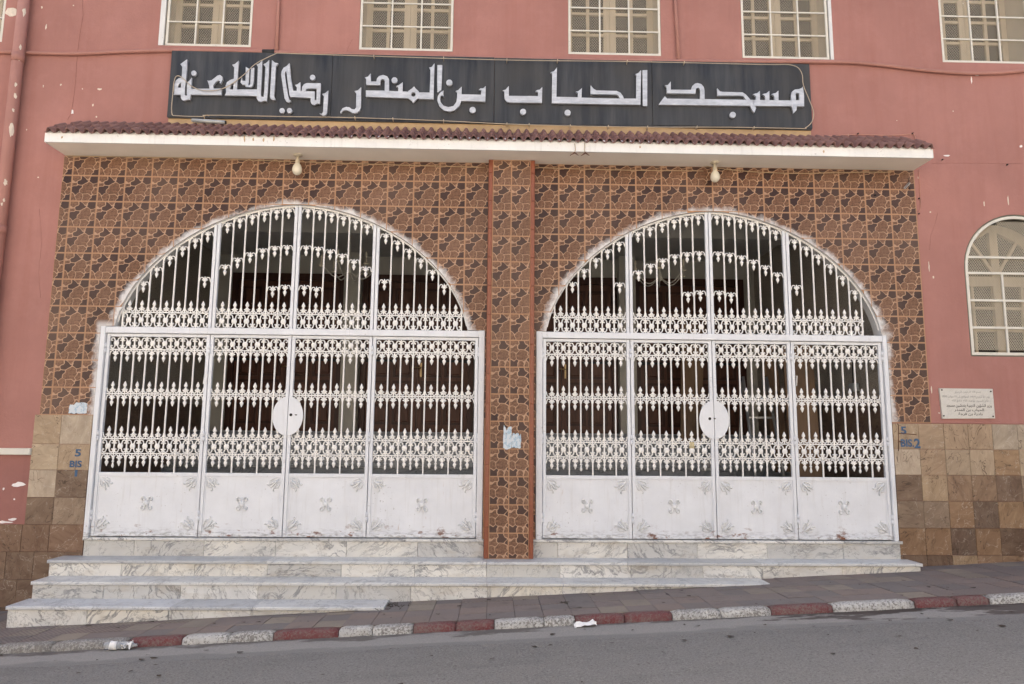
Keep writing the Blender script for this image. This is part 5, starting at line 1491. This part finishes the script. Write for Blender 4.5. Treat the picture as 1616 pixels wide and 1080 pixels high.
# stencilled numbers
def stencil(body, px, py, wpx, hpx, parent, rot=0):
    c = pt(px, py, -.0195); me = text_mesh(body, wpx/139, hpx/139, .03)
    o = link('stencil_letters', me, M['blue'], parent); o.location = Vector((c.x, -.0195, c.z))-wloc(parent); o.rotation_euler = (0, rot, 0); return o
n1 = empty('painted_number', (-4.5, -.018, .9)); tag(n1, 'blue stencilled 5 BIS 1 on the pale marble left of the left gate', 'painted number', 'blue house numbers stencilled on the marble')
stencil('5', 123, 715, 9, 11, n1); stencil('BIS', 119.5, 732.5, 18, 10, n1); stencil('1', 120, 747, 4, 10, n1)
n2 = empty('painted_number', (4.6, -.018, .9)); tag(n2, 'blue stencilled 5 BIS 2 on the brown marble right of the right gate', 'painted number', 'blue house numbers stencilled on the marble')
stencil('5', 1426, 679.5, 9, 12, n2); stencil('BIS.', 1432, 699.5, 21, 12, n2); stencil('2', 1447.5, 700, 10, 15, n2)
for (a, b) in (((1418, 684), (1446, 686)), ((1418, 670), (1418, 712)), ((1418, 697), (1425, 698))):
    p, q = pt(*a, -.0192), pt(*b, -.0192)
    k = MB().tube([p, q], .004, 4).build('brown_mark', M['rustline'], n2); k.location = -wloc(n2)
# torn stickers
def sticker(px, py, w_, h_, seed, lab, y):
    c = pt(px, py, y); rr = random.Random(seed); L = []
    n = 26
    for i in range(n):
        t = 4*i/n; s_ = int(t); f = t-s_
        u, v = [(f, 0), (1, f), (1-f, 1), (0, 1-f)][s_]
        jj = .16 if s_ == 2 else .06
        L.append(((u-.5)*w_/141+rr.uniform(-.04, .04)*w_/141, (v-.5)*h_/141+rr.uniform(-jj, jj)*h_/141))
    o = MB().prism([L], -.0012, 0).build('sticker', M['sticker'], None, (c.x, y, c.z)); tag(o, lab, 'sticker', 'torn stickers on the tiles'); return o
sticker(123, 645, 27, 15, 3, 'torn pale blue sticker on the tiles left of the left gate', -.0162)
sticker(801, 692, 13, 32, 8, 'torn dark blue and white sticker strip on the pillar', -.1185)
sticker(815, 697, 14, 20, 5, 'torn light blue sticker right half on the pillar', -.1202)

# ------------------------------------------------------------------ litter
def on_road(px, py):
    v = fwd*FPX+rgt*(px-808)+upv*(540-py); t = 1.0
    lo, hi = 0.001, .05
    for _ in range(60):
        m_ = (lo+hi)/2; p = Vector((0, -DIST, EYE))+v*m_
        if p.z < roadf(p.x, p.y)+ROAD+.025: hi = m_
        else: lo = m_
    p.y = min(p.y, KY0-.05); p.z = roadf(p.x, p.y)+ROAD+.027
    return p
c = on_road(193, 1024)
o = empty('plastic_bottle', c); tag(o, 'crushed clear plastic bottle with white label lying in the gutter', 'bottle')
mb = MB(); Pb = [(-.13, 0, .03), (-.10, .004, .035), (-.05, -.004, .028), (0, .003, .034), (.05, .0, .03), (.08, .003, .034), (.10, .002, .03), (.125, 0, .03)]
mb.tube(Pb, [.030, .034, .026, .033, .029, .030, .014, .013], 9); b_ = mb.build('body', M['bottle'], o); b_.rotation_euler = (0, 0, .12)
k = MB().tube([(-.085, 0, .034), (-.06, 0, .031), (-.03, .0, .032)], [.035, .033, .034], 9).build('label', M['paper'], o); k.rotation_euler = (0, 0, .12)
def crumple(name, px, py, w_, d_, h_, seed, lab):
    c = on_road(px, py); rr = random.Random(seed); mb = MB(); nx, ny = 7, 4; vs = []
    for j in range(ny+1):
        for i in range(nx+1):
            e = 0 if (i in (0, nx) and j in (0, ny)) else 1
            vs.append(((i/nx-.5)*w_+rr.uniform(-.006, .006), (j/ny-.5)*d_+rr.uniform(-.006, .006), .004+rr.uniform(0, h_)*e+.05*(i/nx-.5)*w_))
    mb.add(vs, [(j*(nx+1)+i, j*(nx+1)+i+1, (j+1)*(nx+1)+i+1, (j+1)*(nx+1)+i) for j in range(ny) for i in range(nx)])
    o = mb.build(name, M['paper'], None, c); tag(o, lab, 'paper scrap', 'paper litter in the gutter'); return o
crumple('paper_scrap', 207, 1021, .09, .07, .06, 2, 'crumpled white paper scrap beside the plastic bottle')
o = crumple('paper_scrap', 922, 985, .19, .07, .03, 6, 'flat white paper slip curled against the red kerb'); o.rotation_euler = (.25, -.09, 0)
# leaves and crumbs
rr = random.Random(11)
mb = MB()
for i in range(170):
    x = rr.uniform(-5, 6); zone = rr.random()
    if zone < .35: y = rr.uniform(KY0-.9, KY0-.02); z = roadf(x, y)+ROAD+.028
    elif zone < .75: y = rr.uniform(-1.5, -.65); z = ground(x, y)+.005
    else: y = rr.uniform(-3.6, -2.0); z = roadf(x, y)+ROAD+.026
    if zone >= .35 and zone < .75 and x < -1 and y > -.96: continue
    s = rr.uniform(.006, .022) if zone < .75 else rr.uniform(.006, .02); a = rr.uniform(0, PI); b = len(mb.v)
    for k in range(5):
        t = a+2*PI*k/5; q = s*rr.uniform(.4, 1.3)
        mb.v.append((x+q*math.cos(t)*1.6, y+q*math.sin(t), z+rr.uniform(0, .006)))
    mb.face([b+k for k in range(5)])
tag(mb.build('leaf_litter', M['leaf']), 'dry leaf crumbs and grit scattered on the pavement and road', 'litter', kind='stuff')
# heap of dirt at the right end of the lowest step
mb = MB(); c = pt(612, 956, -.9)
for i in range(26):
    x = c.x+rr.gauss(0, .07); y = -.93+rr.uniform(-.03, .22); z = ground(x, y)+.004; a = rr.uniform(0, PI); L_ = rr.uniform(.02, .06)
    mb.tube([(x, y, z), (x+L_*math.cos(a), y+L_*math.sin(a)*.6, z+rr.uniform(0, .03))], .003, 3)
tag(mb.build('twig_heap', M['leaf']), 'small heap of dry twigs at the right end of the lowest step', 'twigs', kind='stuff')
print('tiles', ntile, 'pavers', npav, 'rooftiles', ntl)
